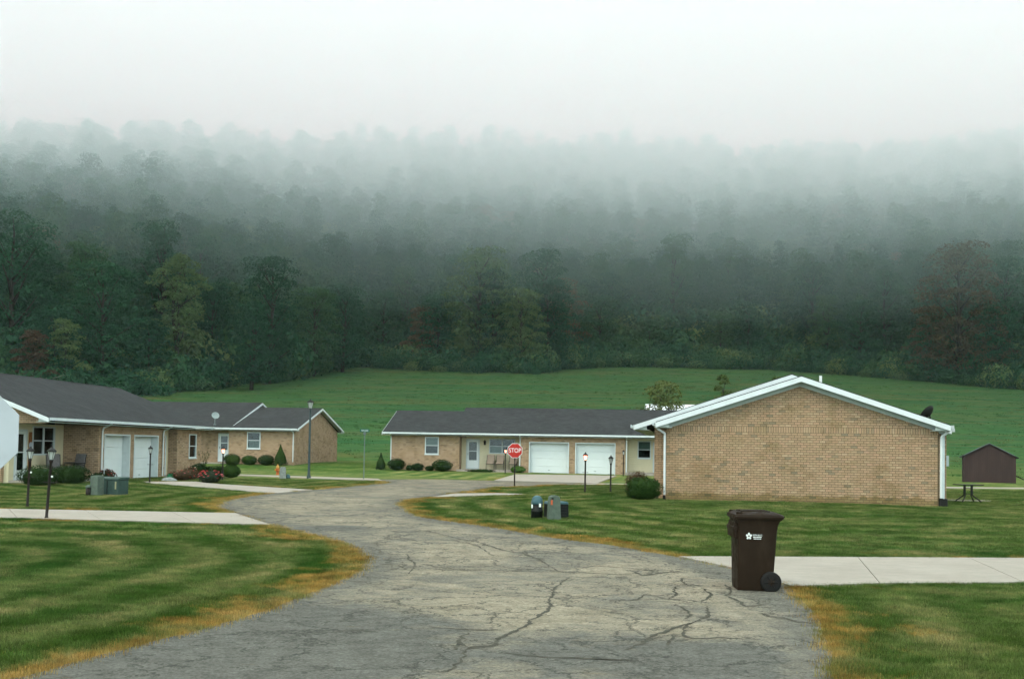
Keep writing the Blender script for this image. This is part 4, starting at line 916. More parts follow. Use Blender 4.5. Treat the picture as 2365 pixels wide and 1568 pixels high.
MB().box(.045, .10, -.155, -.135, .30, .39).build('label_plate', 'label_white', t); MB().box(-.148, -.11, -.12, -.06, .27, .36).build('label_plate', 'label_white', t)
p = at(1286, 25.9); t = thing('utility_cabinet', 'low dark utility cabinet with a teal lid behind the grey green pedestal', 'utility box', p, math.radians(20), ug)
m = MB(); m.prism([(-.29, -.1), (-.27, .36), (.27, .36), (.29, -.1)], -.18, .18, 'y'); m.build('housing', 'dark_plastic', t, bevel=.015)
m = MB(); m.prism([(-.28, .355), (-.25, .42), (.25, .42), (.28, .355)], -.2, .2, 'y'); m.build('lid', 'dome_teal', t, bevel=.02)
for i in range(4): MB().box(.0, .22, -.20, -.181, .06+.07*i, .085+.07*i).build('louvre', 'boot_black', t)
p = at(226, 32.0); t = thing('utility_pedestal', 'upright grey green utility pedestal beside the wide transformer box', 'utility box', p, math.radians(-20), ug)
m = MB(); m.prism([(-.155, -.1), (-.15, .62), (-.13, .66), (.13, .66), (.15, .62), (.155, -.1)], -.14, .14, 'y'); m.build('housing', 'cabinet_grey', t, bevel=.015)
p = at(261, 32.6); t = thing('transformer_box', 'wide green transformer box with a yellowed label on the left lawn', 'utility box', p, math.radians(-14), ug)
m = MB(); m.box(-.40, .40, -.26, .3, -.1, .53); m.build('housing', 'cabinet_green', t, bevel=.02); m = MB(); m.prism([(-.29, .525), (-.27, .585), (.3, .60), (.33, .525)], -.43, .43, 'x'); m.build('lid', 'cabinet_green', t, bevel=.012)
MB().box(.29, .34, -.272, -.262, .22, .46).build('label_plate', 'old_label', t); MB().box(-.01, .01, -.268, -.261, .02, .5).build('door_seam', 'dark_plastic', t)
p = at(206, 31.9); t = thing('utility_pedestal', 'small brown cylinder pedestal with a grey cap at the end of the left trio', 'utility box', p, 0, ug)
MB().lathe([(.075, -.1), (.075, .27)], 14).build('housing', 'brown_post', t, True); MB().lathe([(.085, .26), (.085, .30), (.07, .34), (.01, .36)], 14).build('cap', 'cabinet_grey', t, True)
p = on_ground(653, 1104.5); t = thing('utility_pedestal', 'pale grey pedestal beside the orange hydrant', 'utility box', p, .2, ug)
k = (1104.5-1078)/F*p.y; m = MB(); m.prism([(-.17, -.1), (-.15, k*.9), (-.1, k), (.1, k), (.15, k*.9), (.17, -.1)], -.13, .13, 'y'); m.build('housing', 'stone_grey', t, bevel=.015)
p = on_ground(665, 1104.5); t = thing('utility_pedestal', 'low dark round cap beside the pale pedestal near the hydrant', 'utility box', p, .2, ug)
MB().lathe([(.12, -.1), (.12, .10), (.09, .19), (.03, .23)], 14).build('housing', 'dome_teal', t, True); MB().lathe([(.13, -.02), (.13, .03)], 14).build('rim', 'dark_plastic', t)

# wheeled bin at the kerb
def bin_():
    p = at(1740, 14.62); t = thing('wheeled_bin', 'dark brown wheeled rubbish bin standing at the end of the driveway', 'bin', p, math.radians(-2))
    def ring(w, d, z, x0, r=.05, n=5):       # rounded rectangle, x0 = front (left) edge
        out = []
        for cx_, cy_, a0 in ((x0+d-r, w/2-r, 0), (x0+r, w/2-r, 90), (x0+r, -w/2+r, 180), (x0+d-r, -w/2+r, 270)):
            for j in range(n): a = math.radians(a0+90*j/(n-1)); out.append((cx_+r*math.cos(a), cy_+r*math.sin(a), z))
        return out
    rings = [ring(.50, .57, .02, -.295, .06), ring(.52, .585, .12, -.30), ring(.58, .625, .62, -.305), ring(.60, .64, .84, -.305), ring(.615, .66, .95, -.31), ring(.63, .74, 1.035, -.345), ring(.645, .76, 1.06, -.35)]
    m = MB(); n = len(rings[0])
    for r in rings: m.v += r
    for i in range(len(rings)-1):
        for j in range(n): m.f.append((i*n+j, i*n+(j+1) % n, (i+1)*n+(j+1) % n, (i+1)*n+j))
    m.f.append(tuple(reversed(range(n)))); m.f.append(tuple(range((len(rings)-1)*n, len(rings)*n))); body = m.build('body', 'bin_brown', t, True)
    md = body.modifiers.new('edge', 'EDGE_SPLIT'); md.split_angle = math.radians(35)
    # recessed side seam where the wheel arch begins, front grip and catch bar
    MB().box(-.385, -.29, -.26, .26, .87, .93).build('front_grip', 'bin_brown', t, bevel=.012)
    m = MB(); m.prism([(-.37, .77), (-.30, .76), (-.30, .95), (-.345, 1.0), (-.375, .9)], -.25, .25, 'y'); m.build('catch_bar', 'bin_brown', t, bevel=.01)
    rings = [ring(.68, .80, 1.045, -.37, .05), ring(.69, .815, 1.075, -.375, .05), ring(.67, .79, 1.105, -.365, .06), ring(.55, .62, 1.135, -.29, .08), ring(.50, .55, 1.140, -.26, .08)]
    m = MB()
    for r in rings: m.v += r
    for i in range(len(rings)-1):
        for j in range(n): m.f.append((i*n+j, i*n+(j+1) % n, (i+1)*n+(j+1) % n, (i+1)*n+j))
    m.f.append(tuple(reversed(range(n)))); m.f.append(tuple(range((len(rings)-1)*n, len(rings)*n))); lid = m.build('lid', 'bin_brown', t, bevel=0)
    for yy in (-.16, .0, .16): MB().box(-.25, .24, yy-.03, yy+.03, 1.135, 1.155).build('rib', 'bin_brown', lid, bevel=.008)
    m = MB(); m.prism([(.36, 1.0), (.44, 1.055), (.455, 1.09), (.40, 1.10), (.36, 1.08)], -.30, .30, 'y'); m.build('handle', 'bin_brown', t, bevel=.01)
    MB().box(-.34, -.24, -.30, -.25, 1.10, 1.145).build('latch', 'bin_brown', lid, bevel=.01); MB().box(-.34, -.24, .25, .30, 1.10, 1.145).build('latch', 'bin_brown', lid, bevel=.01)
    for s in (-1, 1):
        yw = s*.285
        w_ = MB().lathe([(.10, yw-.032), (.135, yw-.03), (.148, yw-.018), (.148, yw+.018), (.135, yw+.03), (.10, yw+.032)], 28, (.225, 0, .148), 'y').build('wheel', 'tyre', t, True)
        MB().lathe([(.02, yw-.04), (.03, yw-.036), (.098, yw-.022), (.104, yw-.03), (.104, yw+.03), (.098, yw+.022), (.03, yw+.036)], 24, (.225, 0, .148), 'y').build('rim', 'bin_brown', w_, True)
        for j in range(6):
            a = math.pi*j/3; c, s2 = math.cos(a), math.sin(a); yy = yw+s*.036
            MB().tube([(.225+.025*c, yy, .148+.025*s2), (.225+.10*c, yy, .148+.10*s2)], .008, 6).build('spoke', 'tyre', w_)
    MB().tube([(.225, -.26, .148), (.225, .26, .148)], .014, 8).build('axle', 'galv', t)
    # printed mark on the side towards the road
    yq = lambda z: -(.29+(z-.62)*.045)-.006
    m = MB(); zc = .800; xc = -.135
    fl = []
    for j in range(5):
        a = math.pi/2+j*2*math.pi/5; cx_, cz = xc+.034*math.cos(a), zc+.034*math.sin(a)
        k0 = len(m.v); nn = 12
        for q in range(nn): b = 2*math.pi*q/nn; m.v.append((cx_+.0165*math.cos(b), yq(zc)-.0004*j, cz+.0165*math.sin(b)))
        m.f.append(tuple(range(k0, k0+nn)))
    k0 = len(m.v)
    for q in range(20):
        b = 2*math.pi*q/20
        for r in (.013, .029): m.v.append((xc+r*math.cos(b), yq(zc)-.0025, zc+r*math.sin(b)))
    for q in range(20): m.f.append((k0+2*q, k0+2*q+1, k0+(2*q+3) % 40 if q < 19 else k0+1, k0+(2*q+2) if q < 19 else k0))
    me = bpy.data.meshes.new('emblem'); me.from_pydata(m.v, [], m.f); me.update(); obj('emblem', me, 'label_white', body)
    me = MB().lathe([(.0125, yq(zc)-.0035), (.0125, yq(zc)-.003)], 14, (xc, 0, zc), 'y').mesh('c'); obj('emblem_centre', me, 'bin_brown', body)
    me = text_mesh('REPUBLIC', .037, .0006, 1.0); me.transform(Matrix.Translation((.005, yq(.812)-.002, .812)) @ Matrix.Rotation(math.radians(90), 4, 'X')); obj('lettering', me, 'label_white', body)
    for zz_, segs_ in ((.785, ((-.066, -.022), (-.015, .072))), (.762, ((-.058, -.008), (-.001, .026), (.033, .064)))):     # two lines of print too small to read
        m = MB()
        for a_, b_ in segs_: m.box(a_, b_, yq(zz_)-.0025, yq(zz_)-.001, zz_-.005, zz_+.006)
        m.build('fine_print', 'label_white', body)
bin_()
for o in [q for q in bpy.data.objects if q.parent and q.parent.name == 'wheeled_bin' and not q.name.startswith(('wheel', 'axle'))]: o.scale.x = .87
for o in [q for q in bpy.data.objects if q.parent and q.parent.name == 'wheeled_bin' and q.name.startswith(('wheel', 'axle'))]: o.location.x = -.022

# patio table right of the near house
p = at(2236, 36.3); tb = thing('patio_table', 'small dark metal table with splayed legs on the lawn beside the nearest house', 'table', p, math.radians(8))
MB().box(-.44, .44, -.28, .28, .64, .672).build('table_top', 'black_iron', tb, bevel=.008)
for s in (-1, 1):
    MB().box(s*.14-.03, s*.14+.03, -.03, .03, .26, .64).build('upright', 'black_iron', tb)
    for q in (-1, 1): MB().tube([(s*.14, q*.015, .30), (s*.17, q*.08, .24), (s*.33, q*.2, .09), (s*.40, q*.25, -.02)], .022, 6).build('leg', 'black_iron', tb)
for z in (.31, .53): MB().tube([(-.14, 0, z), (.14, 0, z)], .012, 6).build('crossbar', 'black_iron', tb)
pv = W([(2183,1154.5),(2290,1156.5),(2288,1158.6),(2183,1157)]); drive('patio', [pv])

# porch furniture
def chair(label, loc, rz, group, cush='cushion', s=1.0):
    t = thing('patio_chair', label, 'chair', loc, rz, group); t.scale = (s, s, s)
    for x in (-.27, .27):
        MB().tube([(x, -.27, 0), (x, -.27, .62), (x, .10, .60), (x, .26, .56)], .014, 6).build('arm', 'black_iron', t)
        MB().tube([(x, .30, 0), (x, .24, .42), (x, .36, 1.02)], .014, 6).build('leg', 'black_iron', t)
    MB().box(-.27, .27, -.27, .26, .38, .41).build('seat_frame', 'black_iron', t)
    MB().box(-.25, .25, -.26, .24, .41, .50).build('seat_cushion', cush, t, bevel=.03)
    me = MB().box(-.25, .25, -.05, .05, 0, .58).mesh('c', bevel=.04); me.transform(Matrix.Translation((0, .24, .47)) @ Matrix.Rotation(math.radians(-12), 4, 'X')); obj('back_cushion', me, cush, t)
    return t
cg = 'cushioned chairs on the long house porch'
for i, (x, l) in enumerate(((6.92, 'beige cushioned patio chair nearest the white door of the long house porch'), (7.58, 'beige cushioned patio chair in the middle of the porch row'), (8.5, 'beige cushioned patio chair at the stop sign end of the porch row'))):
    chair(l, far_m @ Vector((x, .35, .11)), rz=-math.radians(5), group=cg)
chair('grey high backed patio chair under the left house porch window', left_m @ Vector((-.8, -2.6, .1)), math.radians(40), 'chairs on the left house porch', 'cushion_grey', 1.05)
chair('grey patio chair beside the shaded brick wall of the left porch', left_m @ Vector((-.7, -1.2, .1)), math.radians(-20), 'chairs on the left house porch', 'cushion_grey', 1.05)
tb = thing('porch_table', 'black wrought iron round table with scrolled legs on the left porch', 'table', left_m @ Vector((-.3, -1.9, .1)))
MB().lathe([(.42, .69), (.44, .70), (.44, .72), (.42, .73)], 20).build('table_top', 'black_iron', tb)
for j in range(4):
    a = math.pi/4+j*math.pi/2; pts = [(r*math.cos(a), r*math.sin(a), z) for r, z in ((.05, .69), (.22, .55), (.30, .38), (.18, .22), (.12, .12), (.24, .03), (.36, .0))]
    MB().tube(pts, .014, 6).build('leg', 'black_iron', tb)

# ------------------------------------------------------------------ shrubs and flowers
def fib(n, r=rng):
    i = np.arange(n)+.5; ph = np.arccos(1-2*i/n); th = math.pi*(1+5**.5)*i
    return np.stack([np.cos(th)*np.sin(ph), np.sin(th)*np.sin(ph), np.cos(ph)], 1)
def shrub_mesh(name, shape, n, leaf, mat, bumps=.08):
    d = fib(int(n)); d = d[d[:, 2] > -.75]; r = np.random.default_rng(abs(hash(name+mat)) % 1000+int(n))
    lob = 1+bumps*np.sin(d[:, 0]*7+1)*np.sin(d[:, 1]*6+2)*np.cos(d[:, 2]*5)+r.normal(0, .035, len(d))
    depth = 1-np.abs(r.normal(0, .10, len(d)))
    if shape == 'cone':
        t = r.uniform(0, 1, len(d))**.75; a = r.uniform(0, 6.283, len(d)); rad = (1-t**1.15)*(.97+.06*np.sin(a*5))*np.where(t < .08, .8+2.5*t, 1)
        C = np.stack([rad*np.cos(a)*depth*lob, rad*np.sin(a)*depth*lob, 2*t-1], 1); Nn = np.stack([np.cos(a), np.sin(a), np.full(len(a), .5)], 1)
    else:
        e = {'ball': 1.0, 'box': .72, 'loose': 1.0}[shape]; q = np.sign(d)*np.abs(d)**e; q /= np.linalg.norm(q, axis=1)[:, None]**(.55 if shape == 'box' else 1); C = q*(lob*depth)[:, None]; Nn = d.copy()
    return C, Nn
def shrub(name, label, loc, w, h, shape='ball', mat='leaf_shrub', leaf=.07, n=1500, group='clipped shrubs by the houses', cat='shrub', dpt=None, bumps=.08):
    t = thing(name, label, cat, loc, 0, group); C, Nn = shrub_mesh(name, shape, n, leaf, mat, bumps); sc3 = np.array((w/2, (dpt or w)/2, h/2)); C = C*sc3; C[:, 2] += h/2
    V = leaves(C, Nn/sc3, leaf*1.45); me = quads_mesh('foliage', V); f = obj('foliage', me, mat, t)
    k = 10; m = MB()                         # solid core inside the leaf shell, same leaf material
    core = MB(); pr = [(.02, -.05), (.80 if shape != 'cone' else .85, .08), (.86, .45), (.70 if shape != 'cone' else .45, .78), (.3 if shape != 'cone' else .12, .93), (.02, .95)]
    core.lathe([(a*w/2*.80, .06*h+b*h*.82) for a, b in pr], 14); me2 = core.mesh('inner_core', True); me2.transform(Matrix.Diagonal((1, (dpt or w)/w, 1, 1))); obj('inner_core', me2, mat, t)
    MB().tube([(0, 0, -.15), (0, 0, h*.3)], .03, 6).build('stem', 'bark', t)
    return t
def fl(x, y=-.8): q = far_m @ Vector((x, y, 0)); q.z = g1(q.x, q.y)-.03; return q
def bl_(x, y): q = back_m @ Vector((x, y, 0)); q.z = g1(q.x, q.y)-.03; return q
sg = 'clipped shrubs before the long house'
shrub('conical_shrub', 'dark clipped conical shrub at the corner of the long house', fl(-.55), .86, 1.18, 'cone', 'leaf_shrub', .06, 1800, sg)
shrub('round_shrub', 'dark round shrub next to the cone at the long house corner', fl(.55), 1.22, .86, 'ball', 'leaf_shrub', .07, 1500, sg)
shrub('round_shrub', 'smallest dark shrub between two round ones under the long house wall', fl(1.45), .5, .42, 'ball', 'leaf_shrub', .06, 600, sg)
shrub('round_shrub', 'small round shrub left of the window of the long house', fl(2.02), .95, .56, 'ball', 'leaf_shrub', .06, 1100, sg)
shrub('round_shrub', 'low dark shrub tucked beside the largest shrub of the long house', fl(2.85), .65, .40, 'ball', 'leaf_shrub', .06, 700, sg)
shrub('round_shrub', 'largest dark round shrub beside the long house porch', fl(3.72), 1.42, .84, 'ball', 'leaf_shrub', .07, 1900, sg)
sg = 'clipped shrubs before the house behind the hydrant'
shrub('round_shrub', 'round shrub behind the double ball shrub under the back house', bl_(-4.4, -.8), 1.2, .82, 'ball', 'leaf_shrub', .07, 1500, sg)
shrub('round_shrub', 'round shrub below the window of the back house', bl_(-3.05, -.8), 1.1, .72, 'ball', 'leaf_hedge', .07, 1500, sg)
shrub('round_shrub', 'round shrub touching the conical shrub of the back house', bl_(-1.75, -.8), 1.2, .78, 'ball', 'leaf_shrub', .07, 1500, sg)
shrub('conical_shrub', 'tall clipped conical shrub at the corner of the back house', bl_(-.7, -.8), 1.12, 1.5, 'cone', 'leaf_cone', .07, 2400, sg)
q = near_m @ Vector((-.75, -.35, 0)); q.z = g1(q.x, q.y)-.03
shrub('hedge_shrub', 'large dense boxy shrub at the corner of the nearest brick house', q, 1.25, .82, 'box', 'leaf_hedge', .05, 4200, 'clipped shrubs by the houses', dpt=1.1, bumps=.14)
q = near_m @ Vector((-1.1, 2.2, 0)); q.z = g1(q.x, q.y)-.03
shrub('round_shrub', 'reddish dark shrub peeping over the large boxy shrub', q, .95, .98, 'ball', 'leaf_bed', .05, 1200)
lf = lambda x, y: (lambda q: Vector((q.x, q.y, g1(q.x, q.y)-.03)))(left_m @ Vector((x, y, 0)))
shrub('porch_bush', 'dark broad bush before the left porch window', lf(.75, -4.15), 1.5, .82, 'box', 'leaf_shrub', .05, 2600, 'bushes before the left porch', bumps=.12)
shrub('porch_bush', 'dark bush partly behind the pale octagonal sign', lf(.75, -6.4), 1.7, .85, 'ball', 'leaf_shrub', .05, 2400, 'bushes before the left porch', bumps=.12)
p = at(535, 50.2); shrub('double_ball_shrub', 'lower ball of dark green double topiary beside the lit lamp', p, .92, .72, 'ball', 'leaf_hedge', .06, 2000, 'topiary balls')
p2 = p.copy(); p2.z += .62; p2.x += .08
shrub('double_ball_shrub', 'upper ball of dark green double topiary beside the lit lamp', p2, .66, .56, 'ball', 'leaf_cone', .05, 1300, 'topiary balls')
p = at(499, 51); shrub('low_hedge', 'low dark hedge behind the red rose bush', p, 1.25, .62, 'box', 'leaf_shrub', .06, 1900, bumps=.15)
p = at(460, 50.5); shrub('leafy_bush', 'dark leafy bush under the small window of the left house', p, .98, .72, 'loose', 'leaf_shrub', .07, 1500, bumps=.2)
def blossoms(t, C, size, mats):
    for i, c in enumerate(C):
        me = BL[mats[i % len(mats)]]; b = bpy.data.objects.new('blossom', me); col.objects.link(b); b.parent = t; b.location = c; b.scale = (size,)*3; b.rotation_euler = tuple(rng.uniform(-.6, .6, 3))
BL = {}
for mm in ('petal_red', 'petal_pink', 'petal_cream'):
    m = MB()
    for ring_, (r, z, k) in enumerate(((.5, 0, 6), (.28, .18, 5))):
        for j in range(k):
            a = 2*math.pi*(j+.5*ring_)/k; a2 = a+.8; m.add([(0, 0, z-.1), (r*math.cos(a-.45), r*math.sin(a-.45), z+.06), (r*1.15*math.cos(a), r*1.15*math.sin(a), z+.2), (r*math.cos(a+.45), r*math.sin(a+.45), z+.06)], [(0, 1, 2, 3)])
    BL[mm] = m.mesh('blossom'); BL[mm].materials.append(M[mm])
def flower_bush(label, loc, w, h, dpt, mat, nb, mats, size=.11, n=900, group='flower beds by the left house', name='rose_bush', leaf=.06):
    t = shrub(name, label, loc, w, h, 'loose', mat, leaf, n, group, 'flowers', dpt, .3)
    d = fib(nb*3); d = d[d[:, 2] > -.2]; d = d[rng.permutation(len(d))[:nb]]; blossoms(t, (d*np.array((w/2, dpt/2, h/2))*rng.uniform(.95, 1.1, (len(d), 1))+np.array((0, 0, h/2))).tolist(), size, mats); return t
p = on_ground(485, 1116); flower_bush('red and pink rose bush at the corner of the left house driveway', p, 1.12, .56, .9, 'leaf_rose', 34, ['petal_red', 'petal_red', 'petal_pink'], .10)
p = on_ground(418, 1110); flower_bush('low bed of dark red flowers beside the left garage', p, 1.2, .46, .9, 'leaf_bed', 22, ['petal_red', 'petal_pink'], .065)
p = at(442, 47.3); flower_bush('patch of cream and red flowers behind the red bed', p, .8, .62, .7, 'leaf_bed', 16, ['petal_cream', 'petal_red', 'petal_cream'], .06)
p = lf(.35, -.35); flower_bush('red flowering plants beside the downspout at the left garage', p, .75, .55, .6, 'leaf_bed', 26, ['petal_red'], .07)
p = lf(.45, -1.3); flower_bush('leafy green bed with sparse flowers along the left porch slab', p, .8, .42, .9, 'leaf_shrub', 8, ['petal_cream', 'petal_red'], .05)
p = fl(6.4, -.75); flower_bush('low flower bed along the long house porch', p, 2.0, .25, .5, 'leaf_hedge', 14, ['petal_cream', 'petal_pink'], .05, 500, 'flower beds at the long house', leaf=.07)
p = fl(8.95, -.75); shrub('leafy_plant', 'bright leafy plant at the foot of the long house downspout', p, .95, .5, 'loose', 'leaf_light', .14, 500, 'flower beds at the long house', 'plant', bumps=.25)
def stalks(name, label, loc, n, h, mat, sp, group=None):
    t = thing(name, label, 'plant', loc, 0, group); V = []
    for i in range(n):
        a = rng.uniform(0, 6.28); tip = np.array((sp*math.cos(a)*rng.uniform(.3, 1), sp*math.sin(a)*rng.uniform(.3, 1), h*rng.uniform(.7, 1)))
        MB().tube([(0, 0, -.05), tuple(tip*.5+np.array((0, 0, h*.08))), tuple(tip)], [.008, .006, .003], 5).build('stem', 'leaf_hedge', t)
        s = np.linspace(.35, 1, 9)[:, None]; C = tip*s+rng.normal(0, .04, (9, 3)); V.append(leaves(C, rng.normal(0, 1, (9, 3)), .13, aspect=.35))
    obj('foliage', quads_mesh('foliage', np.concatenate(V)), mat, t); return t
p = at(470, 51.6); p.z += .3; stalks('weedy_plant', 'tall spindly weed growing above the dark bush by the small window', p, 7, 1.25, 'leaf_hedge', .4)
p = at(395, 45.8); t = thing('glazed_pot', 'glossy green pot at the left house entrance', 'pot', p)
MB().lathe([(.09, 0), (.16, .08), (.17, .2), (.12, .30), (.14, .33), (.12, .33), (.10, .28)], 16).build('body', 'pot_green', t, True)
p = at(391, 45.2); p.z -= .08; t = thing('garden_stone', 'pale grey stone edging beside the green pot', 'stone', p)
d = fib(120); d = d*(1+.08*np.sin(d[:, :1]*9)); 
bm = bmesh.new(); [bm.verts.new((v[0]*.38, v[1]*.25, v[2]*.2+.06)) for v in d]; bmesh.ops.convex_hull(bm, input=bm.verts); me = bpy.data.meshes.new('stone'); bm.to_mesh(me); bm.free(); obj('stone', me, 'stone_grey', t)
p = left_m @ Vector((.5, -.9, 0)); p.z = g1(p.x, p.y); t = thing('garden_stake', 'thin white cross shaped garden stake before the shaded brick wall', 'garden ornament', p, math.radians(20))
MB().box(-.012, .012, -.01, .01, -.1, .62).build('upright', 'white_trim', t); MB().box(-.08, .08, -.01, .01, .50, .53).build('crosspiece', 'white_trim', t)

# ------------------------------------------------------------------ trees
def crown_lobes(h, w, r, nl, flat, base):
    L = []
    for i in range(nl):
        t = (i+.5)/nl; z = base+(h-base)*t; prof = math.sin(math.pi*min(.98, .12+.80*t))**.7
        a = i*2.4+r.uniform(-.5, .5); rad = w/2*prof*r.uniform(.25, .95); s = w*r.uniform(.125, .24)
        L.append((rad*math.cos(a), rad*math.sin(a), z, s*r.uniform(.9, 1.3), s*r.uniform(.9, 1.3), s*flat*r.uniform(.7, 1.1)))
    return L
def tree_parts(seed, h, w, nl=24, flat=.55, base=.18, per=110, leaf=.5, drop=.12):
    r = np.random.default_rng(seed); L = crown_lobes(h, w, r, nl, flat, base*h); C = []; Nn = []
    for (x, y, z, a, b, c) in L:
        d = r.normal(0, 1, (per, 3)); d /= np.linalg.norm(d, axis=1)[:, None]; d[:, 2] = np.where(d[:, 2] < -.3, -d[:, 2], d[:, 2]); k = 1-np.abs(r.normal(0, .22, per)); k += (r.uniform(0, 1, per) < .12)*r.uniform(0, .35, per)
        C.append(np.array((x, y, z))+d*k[:, None]*np.array((a, b, c))-np.stack([np.zeros(per), np.zeros(per), (np.abs(d[:, 0])+np.abs(d[:, 1]))*c*drop], 1)); Nn.append(d*np.array((1/a, 1/b, 1/c))*c+np.array((0, 0, .35)))
    V = leaves(np.concatenate(C), np.concatenate(Nn), leaf, r, .65)
    m = MB(); bend = r.normal(0, .03*h, 2); tp = [(0, 0, -.6), (bend[0]*.3, bend[1]*.3, h*.25), (bend[0], bend[1], h*.55), (bend[0]*1.2, bend[1]*1.2, h*.85)]; R = .018*h
    m.tube(tp, [R*1.25, R*.9, R*.6, R*.2], 8)
    for (x, y, z, a, b, c) in L[::2]:
        z0 = max(h*.15, z-.18*h); t = min(1, z0/(h*.55)); m.tube([(bend[0]*t, bend[1]*t, z0), (x*.5, y*.5, (z0+z)/2), (x, y, z)], [R*.4, R*.25, R*.08], 5)
    return V, m
protos = []; wcol = bpy.data.collections.new('wood_trees')
spec = [(1, 19, 11, 26, .55, .12), (2, 22, 10, 28, .6, .15), (3, 16, 11, 24, .5, .10), (4, 24, 12, 30, .55, .18), (5, 18, 8.5, 24, .65, .14), (6, 20, 12.5, 28, .45, .12), (7, 25, 9, 30, .7, .2), (8, 15, 9, 22, .5, .08)]
for sd_, h, w_, nl, fl_, bs in spec:
    V, m = tree_parts(sd_, h, w_, int(nl*1.7), fl_, bs*.6, 190, .48); protos.append((h, w_, quads_mesh('crown', V), m.mesh('trunk', True)))
for i, (h, w_, cr, tr_) in enumerate(protos):   # joined versions only for the far mass of the wood
    V, m = tree_parts(spec[i][0]+50, h, w_, int(spec[i][3]*1.7), spec[i][4], spec[i][5], 62, .66)
    mat = 'leaf_wood' if i not in (2, 5) else ('leaf_pale' if i == 2 else 'leaf_rust')
    me = quads_mesh('wood_tree', V); me.materials.append(M[mat]); o = bpy.data.objects.new('wood_tree', me); wcol.objects.link(o)
for i in range(2):
    V, m = tree_parts(90+i, 24, 7.5, 44, .9, .12, 62, .66); me = quads_mesh('wood_tree', V); me.materials.append(M['leaf_wood']); o = bpy.data.objects.new('wood_tree', me); wcol.objects.link(o)
mc = {}
def tree(label, px, back_off, pi, s, mat='leaf_wood', group='trees along the edge of the wood', name='broadleaf_tree', sx=1.0):
    Yd = 180.0
    for _ in range(30):
        x = ray(px, 1000).x/ray(px, 1000).y*Yd; Yd = float(Yt(x))+back_off
    x = ray(px, 1000).x/ray(px, 1000).y*Yd; t = thing(name, label, 'tree', (x, Yd, g1(x, Yd)-.2), random.uniform(0, 6.28), group); t.scale = (s*sx, s*sx, s)
    h, w_, cr, tr_ = protos[pi]
    key = (pi, mat)
    if key not in mc: c = cr.copy(); c.materials.append(M[mat]); mc[key] = c
    if not tr_.materials: tr_.materials.append(M['bark'])
    obj('crown', mc[key], None, t); obj('trunk', tr_, None, t); return t
ordw = ['first', 'second', 'third', 'fourth', 'fifth', 'sixth', 'seventh', 'eighth', 'ninth', 'tenth', 'eleventh', 'twelfth', 'thirteenth', 'fourteenth', 'fifteenth', 'sixteenth', 'seventeenth', 'eighteenth', 'nineteenth', 'twentieth']
fx_ = np.linspace(-30, 2395, 20)
for i, px in enumerate(fx_):
    pi = [0, 2, 5, 7, 1, 4, 5, 0, 2, 3, 5, 0, 7, 2, 5, 1, 0, 2, 5, 7][i]; px_ = px+random.uniform(-35, 35)
    tree(f'dark green tree at the meadow edge, {ordw[i]} of the front row from the left', px_, 5+random.uniform(0, 4), pi, random.uniform(.72, .98), sx=random.uniform(.95, 1.15))
for i, px in enumerate(np.linspace(30, 2330, 16)):
    tree(f'tall dark tree rising behind the front row of the wood, {ordw[i]} from the left', px+random.uniform(-30, 30), 17+random.uniform(0, 8), [3, 1, 6, 0, 3, 5, 1, 6, 3, 0, 6, 1, 3, 6, 1, 3][i], random.uniform(.85, 1.1), group='trees of the second row of the wood')
ng = 'trees that stand out from the wood'
tree('tall pale green layered tree in the middle of the wood edge', 1105, 6, 3, 1.05, 'leaf_pale', ng, sx=1.1)
tree('pale green spreading tree just beside the tallest pale tree', 1200, 4, 5, .85, 'leaf_pale', ng)
tree('large rust brown tree above the brown shed', 2215, 5, 3, 1.15, 'leaf_rust', ng, sx=1.1)
tree('low rust brown tree at the meadow edge near the shed', 2150, 4, 2, .8, 'leaf_rust', ng)
tree('slender rust brown tree beside the large rust one above the shed', 2290, 7, 4, .85, 'leaf_rust', ng)
tree('small rust tinted tree to the left of the tallest pale tree', 975, 6, 7, .9, 'leaf_rust', ng)
tree('rust tinted tree to the right of the pale trees', 1285, 14, 5, .95, 'leaf_rust', ng)
tree('small reddish tree above the left house ridge', 70, 2, 7, .62, 'leaf_red', ng)
tree('pale green tree above the left house ridge end', 140, 3, 7, .72, 'leaf_pale', ng)
tree('pale green tree above the lower wood at the left', 410, 10, 1, .95, 'leaf_pale', ng)
# the wood behind, one mass fading into the fog
N_ = 22000; y = rng.uniform(125, 358, N_); x = rng.uniform(-1, 1, N_)*(.62*y+30); keep = rng.uniform(0, 1, N_) < (.62*y+30)/(.62*358+30)
x, y = x[keep], y[keep]; u_ = y-Yt(x); k = (u_ > 21) & (y < 352); x, y = x[k], y[k]
gkey = {}; sel = []
for i in range(len(x)):
    c = (int(x[i]//3.0), int(y[i]//3.0))
    if c in gkey: continue
    gkey[c] = 1; sel.append(i)
x, y = x[sel], y[sel]; n = len(x); s = rng.uniform(.48, .78, n)
wood = scatter('forest', np.stack([x, y, G(x, y)-.5], 1), np.stack([rng.normal(0, .03, n), rng.normal(0, .03, n), rng.uniform(0, 6.28, n)], 1), np.stack([s, s, s*rng.uniform(.85, 1.15, n)], 1),
               rng.choice(10, n, p=[.16, .14, .08, .15, .12, .012, .12, .078, .07, .07]), wcol)
kind(wood, 'stuff'); wood['label'] = 'misty broadleaf wood covering the hillside'; wood['category'] = 'forest'
